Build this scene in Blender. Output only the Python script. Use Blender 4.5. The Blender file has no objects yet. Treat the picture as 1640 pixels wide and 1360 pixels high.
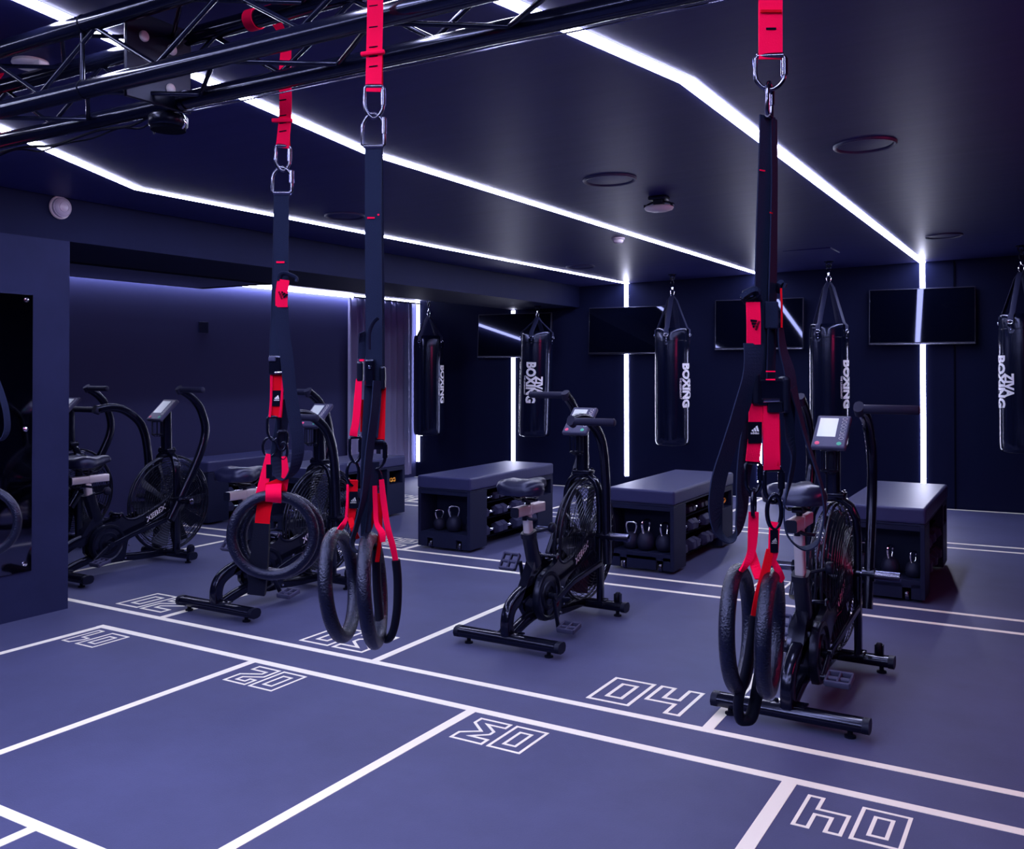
import bpy, bmesh, math, random
from mathutils import Vector, Matrix
random.seed(7)
PI = math.pi
C = bpy.context.scene.collection
# ------------------------------------------------------------------ camera, world, exposure
CAM = Vector((0, 0, 1.35)); YAW = 0.53624; PITCH = 0.012; F = 1489.4; CX, CY = 820.0, 575.6
cd = bpy.data.cameras.new('camera'); cam = bpy.data.objects.new('camera', cd); C.objects.link(cam)
cd.sensor_fit = 'HORIZONTAL'; cd.sensor_width = 36; cd.lens = F/1640*36
cd.shift_x = 0; cd.shift_y = (CY-680)/1640; cd.clip_start = 0.02
cam.location = CAM; cam.rotation_euler = (PI/2+PITCH, 0, YAW)
sc = bpy.context.scene; sc.camera = cam
sc.view_settings.view_transform = 'Standard'; sc.view_settings.look = 'None'
sc.view_settings.gamma = 1; sc.view_settings.use_curve_mapping = False; sc.view_settings.exposure = 0.5
w = bpy.data.worlds.new('world'); sc.world = w; w.use_nodes = True
w.node_tree.nodes['Background'].inputs[0].default_value = (0.01, 0.012, 0.04, 1)
w.node_tree.nodes['Background'].inputs[1].default_value = 0.3
LED = 30.0          # radiance of the ceiling and wall strips
LEDC = (0.73, 0.745, 1.0)
RED = 40.0          # radiance of the red strips on the right wall

RV = Vector((math.cos(YAW), math.sin(YAW), 0))
FV = Vector((-math.sin(YAW)*math.cos(PITCH), math.cos(YAW)*math.cos(PITCH), math.sin(PITCH)))
UV = RV.cross(FV)
def at(px, py, d):                      # a measured photo point at a given real distance in front of the lens
    return CAM + (FV + RV*((px-CX)/F) - UV*((py-CY)/F))*d
# ------------------------------------------------------------------ materials
MATS = {}
def mat(name, col, rough=.5, metal=0., spec=.5, bump=0, bscale=60, var=0, vscale=3, coat=0, emit=None, estr=0, stretch=None):
    m = bpy.data.materials.new(name); m.use_nodes = True; nt = m.node_tree; b = nt.nodes['Principled BSDF']
    b.inputs['Base Color'].default_value = (*col, 1); b.inputs['Roughness'].default_value = rough
    b.inputs['Metallic'].default_value = metal; b.inputs['Specular IOR Level'].default_value = spec
    b.inputs['Specular Tint'].default_value = (1, 1, 1, 1) if max(col) > .3 else (.55, .60, 1, 1)
    b.inputs['Coat Weight'].default_value = coat; b.inputs['Coat Roughness'].default_value = .08
    if emit: b.inputs['Emission Color'].default_value = (*emit, 1); b.inputs['Emission Strength'].default_value = estr
    if bump or var:
        tc = nt.nodes.new('ShaderNodeTexCoord'); mp = nt.nodes.new('ShaderNodeMapping')
        nt.links.new(tc.outputs['Object'], mp.inputs[0])
        if stretch: mp.inputs['Scale'].default_value = stretch
    if bump:
        n = nt.nodes.new('ShaderNodeTexNoise'); n.inputs['Scale'].default_value = bscale; n.inputs['Detail'].default_value = 5
        bp = nt.nodes.new('ShaderNodeBump'); bp.inputs['Strength'].default_value = bump; bp.inputs['Distance'].default_value = .01
        nt.links.new(mp.outputs[0], n.inputs['Vector']); nt.links.new(n.outputs['Fac'], bp.inputs['Height'])
        nt.links.new(bp.outputs[0], b.inputs['Normal'])
    if var:
        n = nt.nodes.new('ShaderNodeTexNoise'); n.inputs['Scale'].default_value = vscale; n.inputs['Detail'].default_value = 6
        n.inputs['Roughness'].default_value = .65
        r = nt.nodes.new('ShaderNodeValToRGB'); r.color_ramp.elements[0].position = .3; r.color_ramp.elements[1].position = .72
        r.color_ramp.elements[0].color = (*[c*(1-var) for c in col], 1); r.color_ramp.elements[1].color = (*[min(1, c*(1+var)) for c in col], 1)
        nt.links.new(mp.outputs[0], n.inputs['Vector']); nt.links.new(n.outputs['Fac'], r.inputs[0]); nt.links.new(r.outputs[0], b.inputs['Base Color'])
    MATS[name] = m; return m
M_floor = mat('rubber_floor', (.067, .073, .172), .55, spec=.3, bump=.12, bscale=180, var=.15, vscale=1.6)
M_line = mat('floor_paint', (.93, .90, .80), .6, spec=.3)
M_ceil = mat('ceiling_paint', (.030, .032, .130), .42, spec=.045, bump=.15, bscale=2.5, stretch=(.5, 3, 1), var=.08)
M_wall = mat('wall_paint', (.0055, .0075, .032), .6, spec=.10, bump=.05, bscale=30, var=.08)
M_pill = mat('pillar_paint', (.0055, .0075, .034), .6, spec=.10, bump=.06, bscale=25, var=.10)
M_led = mat('led_diffuser', (.8, .8, .8), .5, emit=LEDC, estr=LED)
M_ledw = mat('led_wall_diffuser', (.8, .8, .8), .5, emit=LEDC, estr=24)
M_ledn = mat('added_led_diffuser', (.8, .8, .8), .5, emit=LEDC, estr=LED*1.7)
M_redled = mat('red_led_diffuser', (.5, .05, .1), .5, emit=(1, .03, .12), estr=RED)
M_blk = mat('black_gloss_metal', (.0025, .003, .010), .17, spec=.5)
M_blk2 = mat('black_satin_metal', (.003, .004, .013), .3, spec=.4)
M_plast = mat('black_plastic', (.004, .005, .016), .45, spec=.3, bump=.05, bscale=300)
M_rub = mat('black_rubber', (.003, .0035, .011), .6, spec=.2, bump=.1, bscale=200)
M_grip = mat('foam_grip', (.013, .014, .040), .6, spec=.3, bump=.1, bscale=250)
M_alu = mat('silver_aluminium', (.62, .58, .66), .38, metal=.55, bump=.04, bscale=120)
M_chr = mat('chrome', (.75, .75, .85), .08, metal=1)
M_gun = mat('gunmetal', (.16, .16, .24), .2, metal=1)
M_vin = mat('black_vinyl', (.032, .036, .112), .38, spec=.32, bump=.08, bscale=90)
M_bag = mat('bag_leather', (.0025, .004, .016), .17, spec=.65, bump=.10, bscale=12)
M_web = mat('black_webbing', (.011, .016, .046), .7, spec=.10, bump=.25, bscale=500)
M_strp = mat('nylon_strap', (.022, .026, .075), .5, spec=.3, bump=.1, bscale=300)
M_sad = mat('saddle_vinyl', (.009, .010, .034), .30, spec=.5, bump=.05, bscale=90)
M_red = mat('red_webbing', (.95, .003, .072), .7, spec=.04, bump=.2, bscale=500)
M_dred = mat('deep_red_webbing', (.62, .002, .014), .7, spec=.04, bump=.2, bscale=500)
M_ring = mat('textured_ring_plastic', (.004, .005, .015), .27, spec=.55, bump=.3, bscale=260)
M_white = mat('white_print', (.82, .82, .92), .6)
M_grey = mat('grey_print', (.35, .35, .40), .6)
M_off = mat('white_plastic', (.55, .50, .58), .4)
M_box = mat('cabinet_laminate', (.010, .013, .042), .5, spec=.2, bump=.04, bscale=60, var=.06)
M_dark = mat('dark_recess', (.002, .0025, .009), .8, spec=.05)
M_hex = mat('rubber_hex', (.030, .032, .085), .5, spec=.3, bump=.1, bscale=150)
M_iron = mat('cast_iron', (.010, .011, .032), .5, spec=.4, bump=.2, bscale=150)
M_tv = mat('tv_panel', (.0012, .0018, .007), .03, spec=.35)
M_bez = mat('tv_bezel', (.02, .02, .035), .35)
M_lcd = mat('lcd_screen', (.50, .56, .60), .25, emit=(.45, .50, .72), estr=.15)
M_con = mat('console_face', (.050, .052, .115), .4, spec=.3)
M_pink = mat('red_button', (.8, .08, .22), .5); M_grn = mat('green_button', (.05, .5, .32), .5)
M_cur = mat('curtain_cloth', (.28, .28, .48), .85, spec=.05, bump=.15, bscale=400)
M_mir = mat('mirror_glass', (.55, .55, .62), .03, metal=1)
M_mesh = mat('cage_wire', (.006, .007, .016), .25, spec=.6)
M_yel = mat('yellow_rubber', (.85, .38, .03), .5)
M_orb = mat('lamp_glass', (.42, .38, .50), .25, spec=.7)
M_blade = mat('fan_blade', (.004, .005, .014), .35)
# ------------------------------------------------------------------ mesh helper
class MB:
    def __init__(s): s.v = []; s.f = []; s.sm = []
    def add(s, vs, fs, smooth=False):
        o = len(s.v); s.v += [tuple(v) for v in vs]; s.f += [tuple(i+o for i in f) for f in fs]; s.sm += [smooth]*len(fs); return s
    def bm(s, bm, smooth=False, M=None):
        bm.verts.index_update(); s.add([(M @ v.co if M else v.co) for v in bm.verts], [[v.index for v in f.verts] for f in bm.faces], smooth); bm.free(); return s
    def box(s, c, d, b=0, rot=None, seg=2):
        bm = bmesh.new(); bmesh.ops.create_cube(bm, size=1)
        bmesh.ops.scale(bm, vec=d, verts=bm.verts)
        if b: bmesh.ops.bevel(bm, geom=bm.edges[:], offset=b, segments=seg, profile=.5, affect='EDGES')
        M = Matrix.Translation(c) @ (rot.to_4x4() if rot else Matrix.Identity(4))
        return s.bm(bm, False, M)
    def box2(s, a, b_, bev=0):
        a = Vector(a); b_ = Vector(b_); return s.box((a+b_)/2, tuple(abs(x) for x in (b_-a)), bev)
    def tube(s, pts, r, n=10, closed=False, cap=True, scale=None, up=None):
        pts = [Vector(p) for p in pts]; N = len(pts); R = r if isinstance(r, (list, tuple)) else [r]*N
        sx, sy = scale or (1, 1); rings = []; prev = None
        for i, p in enumerate(pts):
            if closed: t = pts[(i+1) % N]-pts[i-1]
            else: t = pts[min(i+1, N-1)]-pts[max(i-1, 0)]
            t.normalize()
            if prev is None:
                u = Vector(up) if up else (Vector((0, 0, 1)) if abs(t.z) < .9 else Vector((0, 1, 0)))
                u = (u-t*u.dot(t)).normalized()
            else: u = (prev-t*prev.dot(t)).normalized()
            prev = u; v = t.cross(u)
            rings.append([p+(u*math.cos(2*PI*k/n)*sx+v*math.sin(2*PI*k/n)*sy)*R[i] for k in range(n)])
        vs = [q for rg in rings for q in rg]; fs = []
        for i in range(N if closed else N-1):
            j = (i+1) % N
            for k in range(n): k2 = (k+1) % n; fs.append((i*n+k, i*n+k2, j*n+k2, j*n+k))
        if not closed and cap: fs.append(tuple(range(n-1, -1, -1))); fs.append(tuple((N-1)*n+k for k in range(n)))
        return s.add(vs, fs, True)
    def cyl(s, a, b, r, n=16, r2=None): return s.tube([a, b], [r, r if r2 is None else r2], n)
    def rtube(s, pts, w, h, widthdir, r=.25):          # rectangular section with rounded corners swept along pts
        pts = [Vector(p) for p in pts]; W0 = Vector(widthdir).normalized(); rings = []
        e = r*min(w, h); sec = []
        for (cx, cy, a0) in ((w/2-e, h/2-e, 0), (-w/2+e, h/2-e, 90), (-w/2+e, -h/2+e, 180), (w/2-e, -h/2+e, 270)):
            for k in (0, 45, 90): a = math.radians(a0+k); sec.append((cx+e*math.cos(a), cy+e*math.sin(a)))
        N = len(pts); n = len(sec)
        for i, p in enumerate(pts):
            t = (pts[min(i+1, N-1)]-pts[max(i-1, 0)]).normalized(); W = (W0-t*W0.dot(t)).normalized(); H = t.cross(W)
            rings += [p+W*x+H*y for x, y in sec]
        fs = [(i*n+k, i*n+(k+1) % n, (i+1)*n+(k+1) % n, (i+1)*n+k) for i in range(N-1) for k in range(n)]
        fs += [tuple(range(n-1, -1, -1)), tuple((N-1)*n+k for k in range(n))]
        return s.add(rings, fs, True)
    def lathe(s, prof, c=(0, 0, 0), n=32, M=None):
        vs = []; fs = []; c = Vector(c)
        for r, z in prof:
            for k in range(n):
                a = 2*PI*k/n; v = Vector((r*math.cos(a), r*math.sin(a), z)); vs.append(c+(M @ v if M else v))
        for i in range(len(prof)-1):
            for k in range(n): k2 = (k+1) % n; fs.append((i*n+k, i*n+k2, (i+1)*n+k2, (i+1)*n+k))
        if prof[0][0] > 1e-5: fs.append(tuple(range(n-1, -1, -1)))
        if prof[-1][0] > 1e-5: fs.append(tuple((len(prof)-1)*n+k for k in range(n)))
        return s.add(vs, fs, True)
    def torus(s, c, R, r, X, Y, n=48, m=12, sx=1, sy=1):
        X = Vector(X); Y = Vector(Y); c = Vector(c)
        return s.tube([c+X*math.cos(2*PI*k/n)*R*sx+Y*math.sin(2*PI*k/n)*R*sy for k in range(n)], r, m, closed=True, up=tuple(X.cross(Y)))
    def prism(s, poly, a, b, f):                         # poly: 2D list; f(x,y,t)->3D for t=a,b
        n = len(poly); vs = [f(x, y, a) for x, y in poly]+[f(x, y, b) for x, y in poly]
        fs = [tuple(range(n)), tuple(range(2*n-1, n-1, -1))]+[(i, i+n, (i+1) % n+n, (i+1) % n) for i in range(n)]
        return s.add(vs, fs)
    def mesh(s, name, m):
        me = bpy.data.meshes.new(name); me.from_pydata(s.v, [], s.f); me.polygons.foreach_set('use_smooth', s.sm)
        me.materials.append(m); me.validate()
        bm = bmesh.new(); bm.from_mesh(me); bmesh.ops.recalc_face_normals(bm, faces=bm.faces); bm.to_mesh(me); bm.free()
        if any(s.sm):
            try: me.set_sharp_from_angle(angle=math.radians(52))
            except Exception: pass
        me.update(); return me
def link(name, me, parent=None, loc=(0, 0, 0), rot=None):
    o = bpy.data.objects.new(name, me); C.objects.link(o); o.location = loc
    if rot: o.rotation_euler = rot
    if parent: o.parent = parent
    return o
def part(name, mb, m, parent=None, label=None, loc=(0, 0, 0), rot=None):
    o = link(name, mb.mesh(name, m), parent, loc, rot)
    if label: o['label'] = label
    return o
def thing(name, label, cat, loc=(0, 0, 0), rz=0, group=None):
    o = link(name, None, None, loc); o.rotation_euler = (0, 0, rz); o['label'] = label; o['category'] = cat
    if group: o['group'] = group
    o.empty_display_size = .1; return o
def tag(o, label, cat, group=None):
    o['label'] = label; o['category'] = cat
    if group: o['group'] = group
    return o
def struct(name, mb, m, parent=None, label=None):
    o = part(name, mb, m, parent)
    if not parent: o['kind'] = 'structure'
    if label: o['label'] = label
    return o
def kids(o): return [c for c in bpy.data.objects if c.parent == o]
def dup(o, parent=None):
    c = o.copy(); C.objects.link(c)
    if parent: c.parent = parent
    for k in kids(o): dup(k, c)
    return c
def spline(P, n=6):                                     # Catmull-Rom through points
    P = [Vector(p) for p in P]; out = []
    for i in range(len(P)-1):
        a = P[max(i-1, 0)]; b = P[i]; c = P[i+1]; d = P[min(i+2, len(P)-1)]
        for k in range(n):
            t = k/n; out.append(.5*((2*b)+(c-a)*t+(2*a-5*b+4*c-d)*t*t+(3*b-a-3*c+d)*t**3))
    return out+[P[-1]]
def text(body, size, bold=0, ext=.0004, sx=1, fine=0):          # flat lettering as (verts, faces), x right, y up, centred
    cu = bpy.data.curves.new('lettering', 'FONT'); cu.body = body; cu.size = size; cu.offset = bold; cu.extrude = ext
    cu.align_x = 'CENTER'; cu.align_y = 'CENTER'; cu.resolution_u = 3
    o = bpy.data.objects.new('lettering', cu); C.objects.link(o); bpy.context.view_layer.update()
    me = bpy.data.meshes.new_from_object(o); v = [(p.co.x*sx, p.co.y, p.co.z) for p in me.vertices]; f = [tuple(q.vertices) for q in me.polygons]
    bpy.data.objects.remove(o); bpy.data.curves.remove(cu); bpy.data.meshes.remove(me)
    if fine:                                            # short edges, so the lettering can bend round a cylinder
        bm = bmesh.new(); vv = [bm.verts.new(p) for p in v]
        for q in f:
            try: bm.faces.new([vv[i] for i in q])
            except ValueError: pass
        bmesh.ops.remove_doubles(bm, verts=bm.verts[:], dist=.0001)
        for _ in range(4):
            bmesh.ops.triangulate(bm, faces=bm.faces[:]); L = [e_ for e_ in bm.edges if e_.calc_length() > fine]
            if L: bmesh.ops.subdivide_edges(bm, edges=L, cuts=1)
        bmesh.ops.triangulate(bm, faces=bm.faces[:]); bm.verts.index_update()
        v = [tuple(p.co) for p in bm.verts]; f = [tuple(p.index for p in q.verts) for q in bm.faces]; bm.free()
    return v, f
# ------------------------------------------------------------------ the setting
def zc(x): return 2.455+.026*x                          # the ceiling falls gently towards the left
def wy(x): return 9.57+.0685*(x+7.3)                    # the back wall
fl = struct('floor', MB().add([(-8, -3.2, 0), (1.9, -3.2, 0), (1.9, 11, 0), (-8, 11, 0)], [(0, 1, 2, 3)]), M_floor)
SEGN = [0]
def seg(name, a, b, wd, h=.0014):
    SEGN[0] += 1; h += SEGN[0]*.00002
    a = Vector((*a, 0)); b = Vector((*b, 0)); t = (b-a).normalized(); n = Vector((-t.y, t.x, 0))*wd/2; z = Vector((0, 0, h))
    mb = MB(); vs = [a-n, b-n, b+n, a+n]; mb.add(vs+[v+z for v in vs], [(3, 2, 1, 0), (4, 5, 6, 7), (0, 1, 5, 4), (1, 2, 6, 5), (2, 3, 7, 6), (3, 0, 4, 7)])
    return part(name, mb, M_line, fl)
for a, b, wd in [((-5.5, 3.39), (1.68, 3.385), .040), ((-4.395, 3.127), (1.68, 3.108), .042), ((-4.372, 3.12), (-4.372, 1.2), .038), ((-5.5, 1.67), (1.68, 1.655), .040),
                 ((-3.245, 3.12), (-3.24, 1.67), .040), ((-2.03, 3.12), (-2.04, 1.67), .042), ((-.783, 3.10), (-.785, 1.67), .048), ((-2.62, 1.655), (-2.62, .3), .04),
                 ((.46, 3.10), (.46, 1.67), .04),
                 ((-4.25, 3.40), (-4.25, 5.36), .040), ((-2.765, 3.40), (-2.785, 5.36), .042), ((-1.165, 3.40), (-1.20, 5.40), .044), ((.40, 3.40), (.40, 5.4), .04),
                 ((-7.1, 5.49), (-4.28, 5.612), .040), ((-4.28, 5.612), (1.68, 5.775), .040), ((-7.1, 5.29), (-4.1, 5.335), .040), ((-4.1, 5.335), (1.68, 5.49), .040),
                 ((-5.72, 3.40), (-5.73, 5.3), .038), ((-4.30, 5.63), (-4.28, 7.52), .040), ((-2.75, 5.66), (-2.75, 7.6), .04), ((-1.2, 5.68), (-1.2, 7.7), .04), ((-5.85, 5.56), (-5.85, 7.5), .04),
                 ((-7.1, 7.64), (1.68, 8.16), .040), ((-7.1, 7.42), (1.68, 7.95), .040), ((-4.32, 7.79), (-4.30, 9.7), .040), ((-5.85, 7.72), (-5.85, 9.6), .04), ((-2.75, 7.87), (-2.75, 9.8), .04), ((-1.2, 7.94), (-1.2, 9.9), .04)]:
    seg('lane_line', a, b, wd)
seg('edge_line', (-7.1, wy(-7.1)-.05), (1.68, wy(1.68)-.05), .045)
def strokes(poly, wd):
    # ring of a closed outline, drawn inward
    n = len(poly); area = sum(poly[i][0]*poly[(i+1) % n][1]-poly[(i+1) % n][0]*poly[i][1] for i in range(n))
    if area < 0: poly = poly[::-1]
    inn = []
    for i in range(n):
        a = Vector(poly[i-1]); b = Vector(poly[i]); c = Vector(poly[(i+1) % n])
        d1 = (b-a).normalized(); d2 = (c-b).normalized(); n1 = Vector((-d1.y, d1.x)); n2 = Vector((-d2.y, d2.x))
        m = (n1+n2).normalized(); inn.append(b+m*wd/max(.35, m.dot(n1)))
    return poly, inn
G = {'0': [[(0, 0), (.64, 0), (.64, 1), (0, 1)], [(.19, .2), (.46, .2), (.46, .8), (.19, .8)]],
     '4': [[(0, .36), (.41, .36), (.41, 0), (.65, 0), (.65, 1), (.41, 1), (.41, .58), (.24, .58), (.24, 1), (0, 1)]],
     '2': [[(.62-x, 1-y) for x, y in [(0, .75), (0, 1), (.62, 1), (.62, .52), (.24, .32), (.24, .2), (.42, .2), (.42, .34), (.62, .34), (.62, 0), (0, 0), (0, .46), (.4, .67), (.4, .75)]]],
     '3': [[(.65-x, 1-y) for x, y in [(0, 0), (0, .29), (.29, .49), (0, .75), (0, 1), (.65, 1), (.65, .77), (.33, .77), (.56, .58), (.56, .42), (.35, .25), (.65, .25), (.65, 0)]]],
     '1': [[(.43-x, 1-y) for x, y in [(0, 0), (0, 1), (.22, 1), (.22, .45), (.43, .45), (.43, .3), (.28, 0)]]]}
def number(txt, x, y, h, flip=False, gap=.08, sx=1.0):
    mb = MB(); cx = 0; wd = .052; segs = []
    W = {'0': .64, '4': .65, '2': .62, '3': .65, '1': .43}
    for ch in txt:
        for poly in G[ch]: segs.append([(px+cx, py) for px, py in poly])
        cx += W[ch]+gap
    tot = cx-gap
    for poly in segs:
        o, i = strokes(poly, wd); n = len(o)
        tr = lambda p: ((x+(tot-p[0] if flip else p[0])*h*sx), y+(1-p[1] if flip else p[1])*h)
        O = [tr(p) for p in o]; I = [tr(p) for p in i]
        vs = [(p[0], p[1], .0004) for p in O+I]+[(p[0], p[1], .0016) for p in O+I]; m = 2*n
        fs = []
        for k in range(n):
            k2 = (k+1) % n; fs += [(k, k2, n+k2, n+k), (m+k, m+k2, m+n+k2, m+n+k), (k, k2, m+k2, m+k), (n+k, n+k2, m+n+k2, m+n+k)]
        mb.add(vs, fs)
    o = part('floor_number', mb, M_line, fl); return o
number('01', -4.322, 2.86, .213, True); number('02', -3.167, 2.856, .218, True); number('03', -1.957, 2.838, .220, True); number('04', -.710, 2.814, .226, True)
number('02', -4.73, 3.468, .292); number('03', -3.30, 3.466, .296); number('04', -1.706, 3.464, .300, gap=.07); number('04', .02, 3.466, .3)
number('02', -4.78, 5.70, .30); number('03', -3.25, 5.70, .30); number('04', -1.69, 5.73, .30); number('01', -6.2, 5.64, .30)
number('01', -6.24, 7.80, .30); number('02', -4.78, 7.85, .30)
# walls
def quad(pts, th):                                      # a wall slab from four corners, thickened away from the room
    p = [Vector(q) for q in pts]; n = (p[1]-p[0]).cross(p[3]-p[0]).normalized()*th
    return MB().add([*p, *[q-n for q in p]], [(0, 1, 2, 3), (7, 6, 5, 4), (0, 4, 5, 1), (1, 5, 6, 2), (2, 6, 7, 3), (3, 7, 4, 0)])
XL, XR, YR = -7.12, 1.7, -3.0
struct('wall_back', quad([(XL-.3, wy(XL-.3), 0), (XR+.3, wy(XR+.3), 0), (XR+.3, wy(XR+.3), 2.8), (XL-.3, wy(XL-.3), 2.8)], .2), M_wall)
struct('wall_left', MB().box2((XL-.2, 3.0, 0), (XL, 9.9, 2.6)), mat('recess_paint', (.036, .040, .115), .6, spec=.05, bump=.05, bscale=30))
struct('wall_right', MB().box2((XR, YR, 0), (XR+.2, 10.5, 2.8)), M_wall)
struct('wall_rear', MB().box2((-8, YR-.2, 0), (XR+.2, YR, 2.8)), M_wall)
struct('wall_partition', MB().box2((-5.35, YR, 0), (-4.87, 3.262, 2.085)), mat('partition_paint', (.017, .021, .070), .6, spec=.12, bump=.06, bscale=25, var=.12), label='dark blue painted partition end')
struct('wall_recess', MB().box2((-7.3, 2.9, 0), (-5.3, 3.0, 2.4)), M_wall)
struct('ceiling', MB().add([(-4.86, YR, zc(-4.86)), (XR+.2, YR, zc(XR+.2)), (XR+.2, 10.6, zc(XR+.2)), (-4.86, 10.6, zc(-4.86)), (-4.86, YR, 2.9), (XR+.2, YR, 2.9), (XR+.2, 10.6, 2.9), (-4.86, 10.6, 2.9)],
       [(3, 2, 1, 0), (4, 5, 6, 7), (0, 1, 5, 4), (2, 3, 7, 6), (1, 2, 6, 5), (3, 0, 4, 7)]), M_ceil)
struct('ceiling_beam', MB().box2((-5.75, YR, 2.085), (-4.87, 9.80, 2.75)), M_pill, label='deep dropped beam over the left side')
struct('ceiling_recess', MB().box2((-7.4, 2.9, 2.225), (-5.70, 9.8, 2.4)), M_ceil)
t = struct('trim_1', MB().box2((-2.13, 8.24, zc(-2)-.006), (-1.72, 8.62, zc(-2)+.05), .004), M_ceil, label='square ceiling access panel')
struct('trim_2', MB().box2((-.93, wy(-.93)-.012, .0), (-.915, wy(-.93)+.05, 2.42)), M_dark, label='thin vertical joint in the back wall')
# ------------------------------------------------------------------ led strips
def led(name, pts, wd, label, group, m=M_led, widthdir=(1, 0, 0), dep=.005):
    t = thing(name, label, 'LED light', (0, 0, 0), 0, group)
    P = [Vector(p) for p in pts]
    # mitred corners
    W = Vector(widthdir)
    mb = MB(); mh = MB(); V = []; Wd = []
    for i, p in enumerate(P):
        a = P[max(i-1, 0)]; b = P[min(i+1, len(P)-1)]
        if m in (M_led, M_ledn): d = (b-a).normalized(); q = Vector((d.y, -d.x, 0)).normalized()
        else: q = W.normalized()
        Wd.append(q)
    nrm = Vector((-1, 0, 0)) if m is M_redled else Vector((0, 0, -1)) if m in (M_led, M_ledn) else Vector((0, -1, 0))
    def sweep(mb, w_, d0, d1):
        vs = []
        for p, q in zip(P, Wd): vs += [p-q*w_/2+nrm*d0, p+q*w_/2+nrm*d0, p+q*w_/2+nrm*d1, p-q*w_/2+nrm*d1]
        fs = [(i*4+k, i*4+(k+1) % 4, i*4+4+(k+1) % 4, i*4+4+k) for i in range(len(P)-1) for k in range(4)]
        fs += [(0, 1, 2, 3), tuple((len(P)-1)*4+k for k in (3, 2, 1, 0))]; mb.add(vs, fs)
    sweep(mb, wd, .002, dep); sweep(mh, wd-.006, 0, .003)
    part('diffuser', mb, m, t); part('channel', mh, M_blk2, t); return t
def cl(x, y): return (x, y, zc(x))
gC = 'bent LED strips across the ceiling'; gW = 'vertical LED strips on the back wall'
led('led_strip', [cl(-2.45, -.45), cl(-4.335, 3.309), cl(-4.28, wy(-4.28)-.01)], .056, 'white LED strip on the ceiling, the leftmost, beside the beam', gC)
led('led_strip', [cl(-2.16, -.45), cl(-2.816, 3.41), cl(-2.80, wy(-2.8)-.01)], .056, 'white LED strip on the ceiling, the middle one, running behind the two left trainers', gC)
led('led_strip', [cl(-1.885, -.45), cl(-1.195, 3.28), cl(-1.205, wy(-1.205)-.01)], .060, 'white LED strip on the ceiling, the rightmost, passing behind the right trainer', gC)
led('led_strip', [(-7.09, 3.5, 2.225), (-7.09, 9.55, 2.225)], .044, 'white LED strip along the top of the far left recess wall', None, M_led, (1, 0, 0), .030)
for x, z0, z1, lab in [(-7.085, .19, 2.225, 'vertical white LED strip in the far left corner, beside the curtain'), (-5.73, .20, 2.075, 'vertical white LED strip left of the tilted second bag, below a television'),
                       (-4.29, .15, 2.34, 'vertical white LED strip between the tilted bag and the middle bag'), (-2.80, .16, 2.375, 'vertical white LED strip hidden mostly behind the right suspension trainer'),
                       (-1.205, .18, 2.415, 'vertical white LED strip on the right, crossed by the brightest television')]:
    led('led_strip', [(x, wy(x)-.003, z0), (x, wy(x)-.003, z1)], .046, lab, gW, M_ledw, (1, .0685, 0))
# red strips on the right side of the room (outside the frame, they tint the right of the picture)
for yy in (3.9,): led('red_led_strip', [(XR-.04, yy-1.2, 2.05), (XR-.04, yy+1.2, 2.05)], .06, 'red LED strip high on the right wall', None, M_redled, (0, 0, 1))

led('led_strip', [cl(-2.16, -.45), cl(-.5, 1.15), cl(1.2, -.35), cl(-.5, -1.9), cl(-2.16, -.45)], .062, 'white LED loop added out of view above and behind the camera', gC, M_ledn)  # added loop outside the frame, brightens the front of the floor
led('led_strip', [cl(-4.0, .9), cl(-2.45, -.45), cl(-2.2, -2.6)], .062, 'white LED strip added out of view behind the camera at the left', gC, M_ledn)  # second added strip, unseen, more light for the near floor
# ------------------------------------------------------------------ televisions
def tv(xa, xb, z0, z1, label, tilt=.05):
    xm = (xa+xb)/2; W = (xb-xa)*1.002; Hh = z1-z0; ang = math.atan(.0685)
    t = thing('television', label, 'television', (xm, wy(xm)-.085, (z0+z1)/2), ang, 'wall televisions over the LED strips'); t.rotation_euler = (-tilt, 0, ang)
    part('casing', MB().box((0, .018, 0), (W, .035, Hh), .006), M_bez, t)
    part('screen', MB().box((0, -.0008, .006), (W-.018, .004, Hh-.03), .001), M_tv, t)
    part('lower_trim', MB().box((0, -.001, -Hh/2+.006), (W-.01, .006, .007), .001), M_gun, t)
    part('wall_bracket', MB().box((0, .052, 0), (.2, .05, .2), .004), M_blk2, t)
tv(-6.17, -5.19, 1.505, 2.035, 'black wall television partly behind the tilted second punching bag')
tv(-4.715, -3.80, 1.535, 2.072, 'black wall television just left of the middle punching bag')
tv(-3.25, -2.325, 1.572, 2.110, 'black wall television mostly behind the right suspension trainer')
tv(-1.69, -.73, 1.605, 2.163, 'black wall television on the right, its screen showing the brightest reflections', .09)
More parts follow.
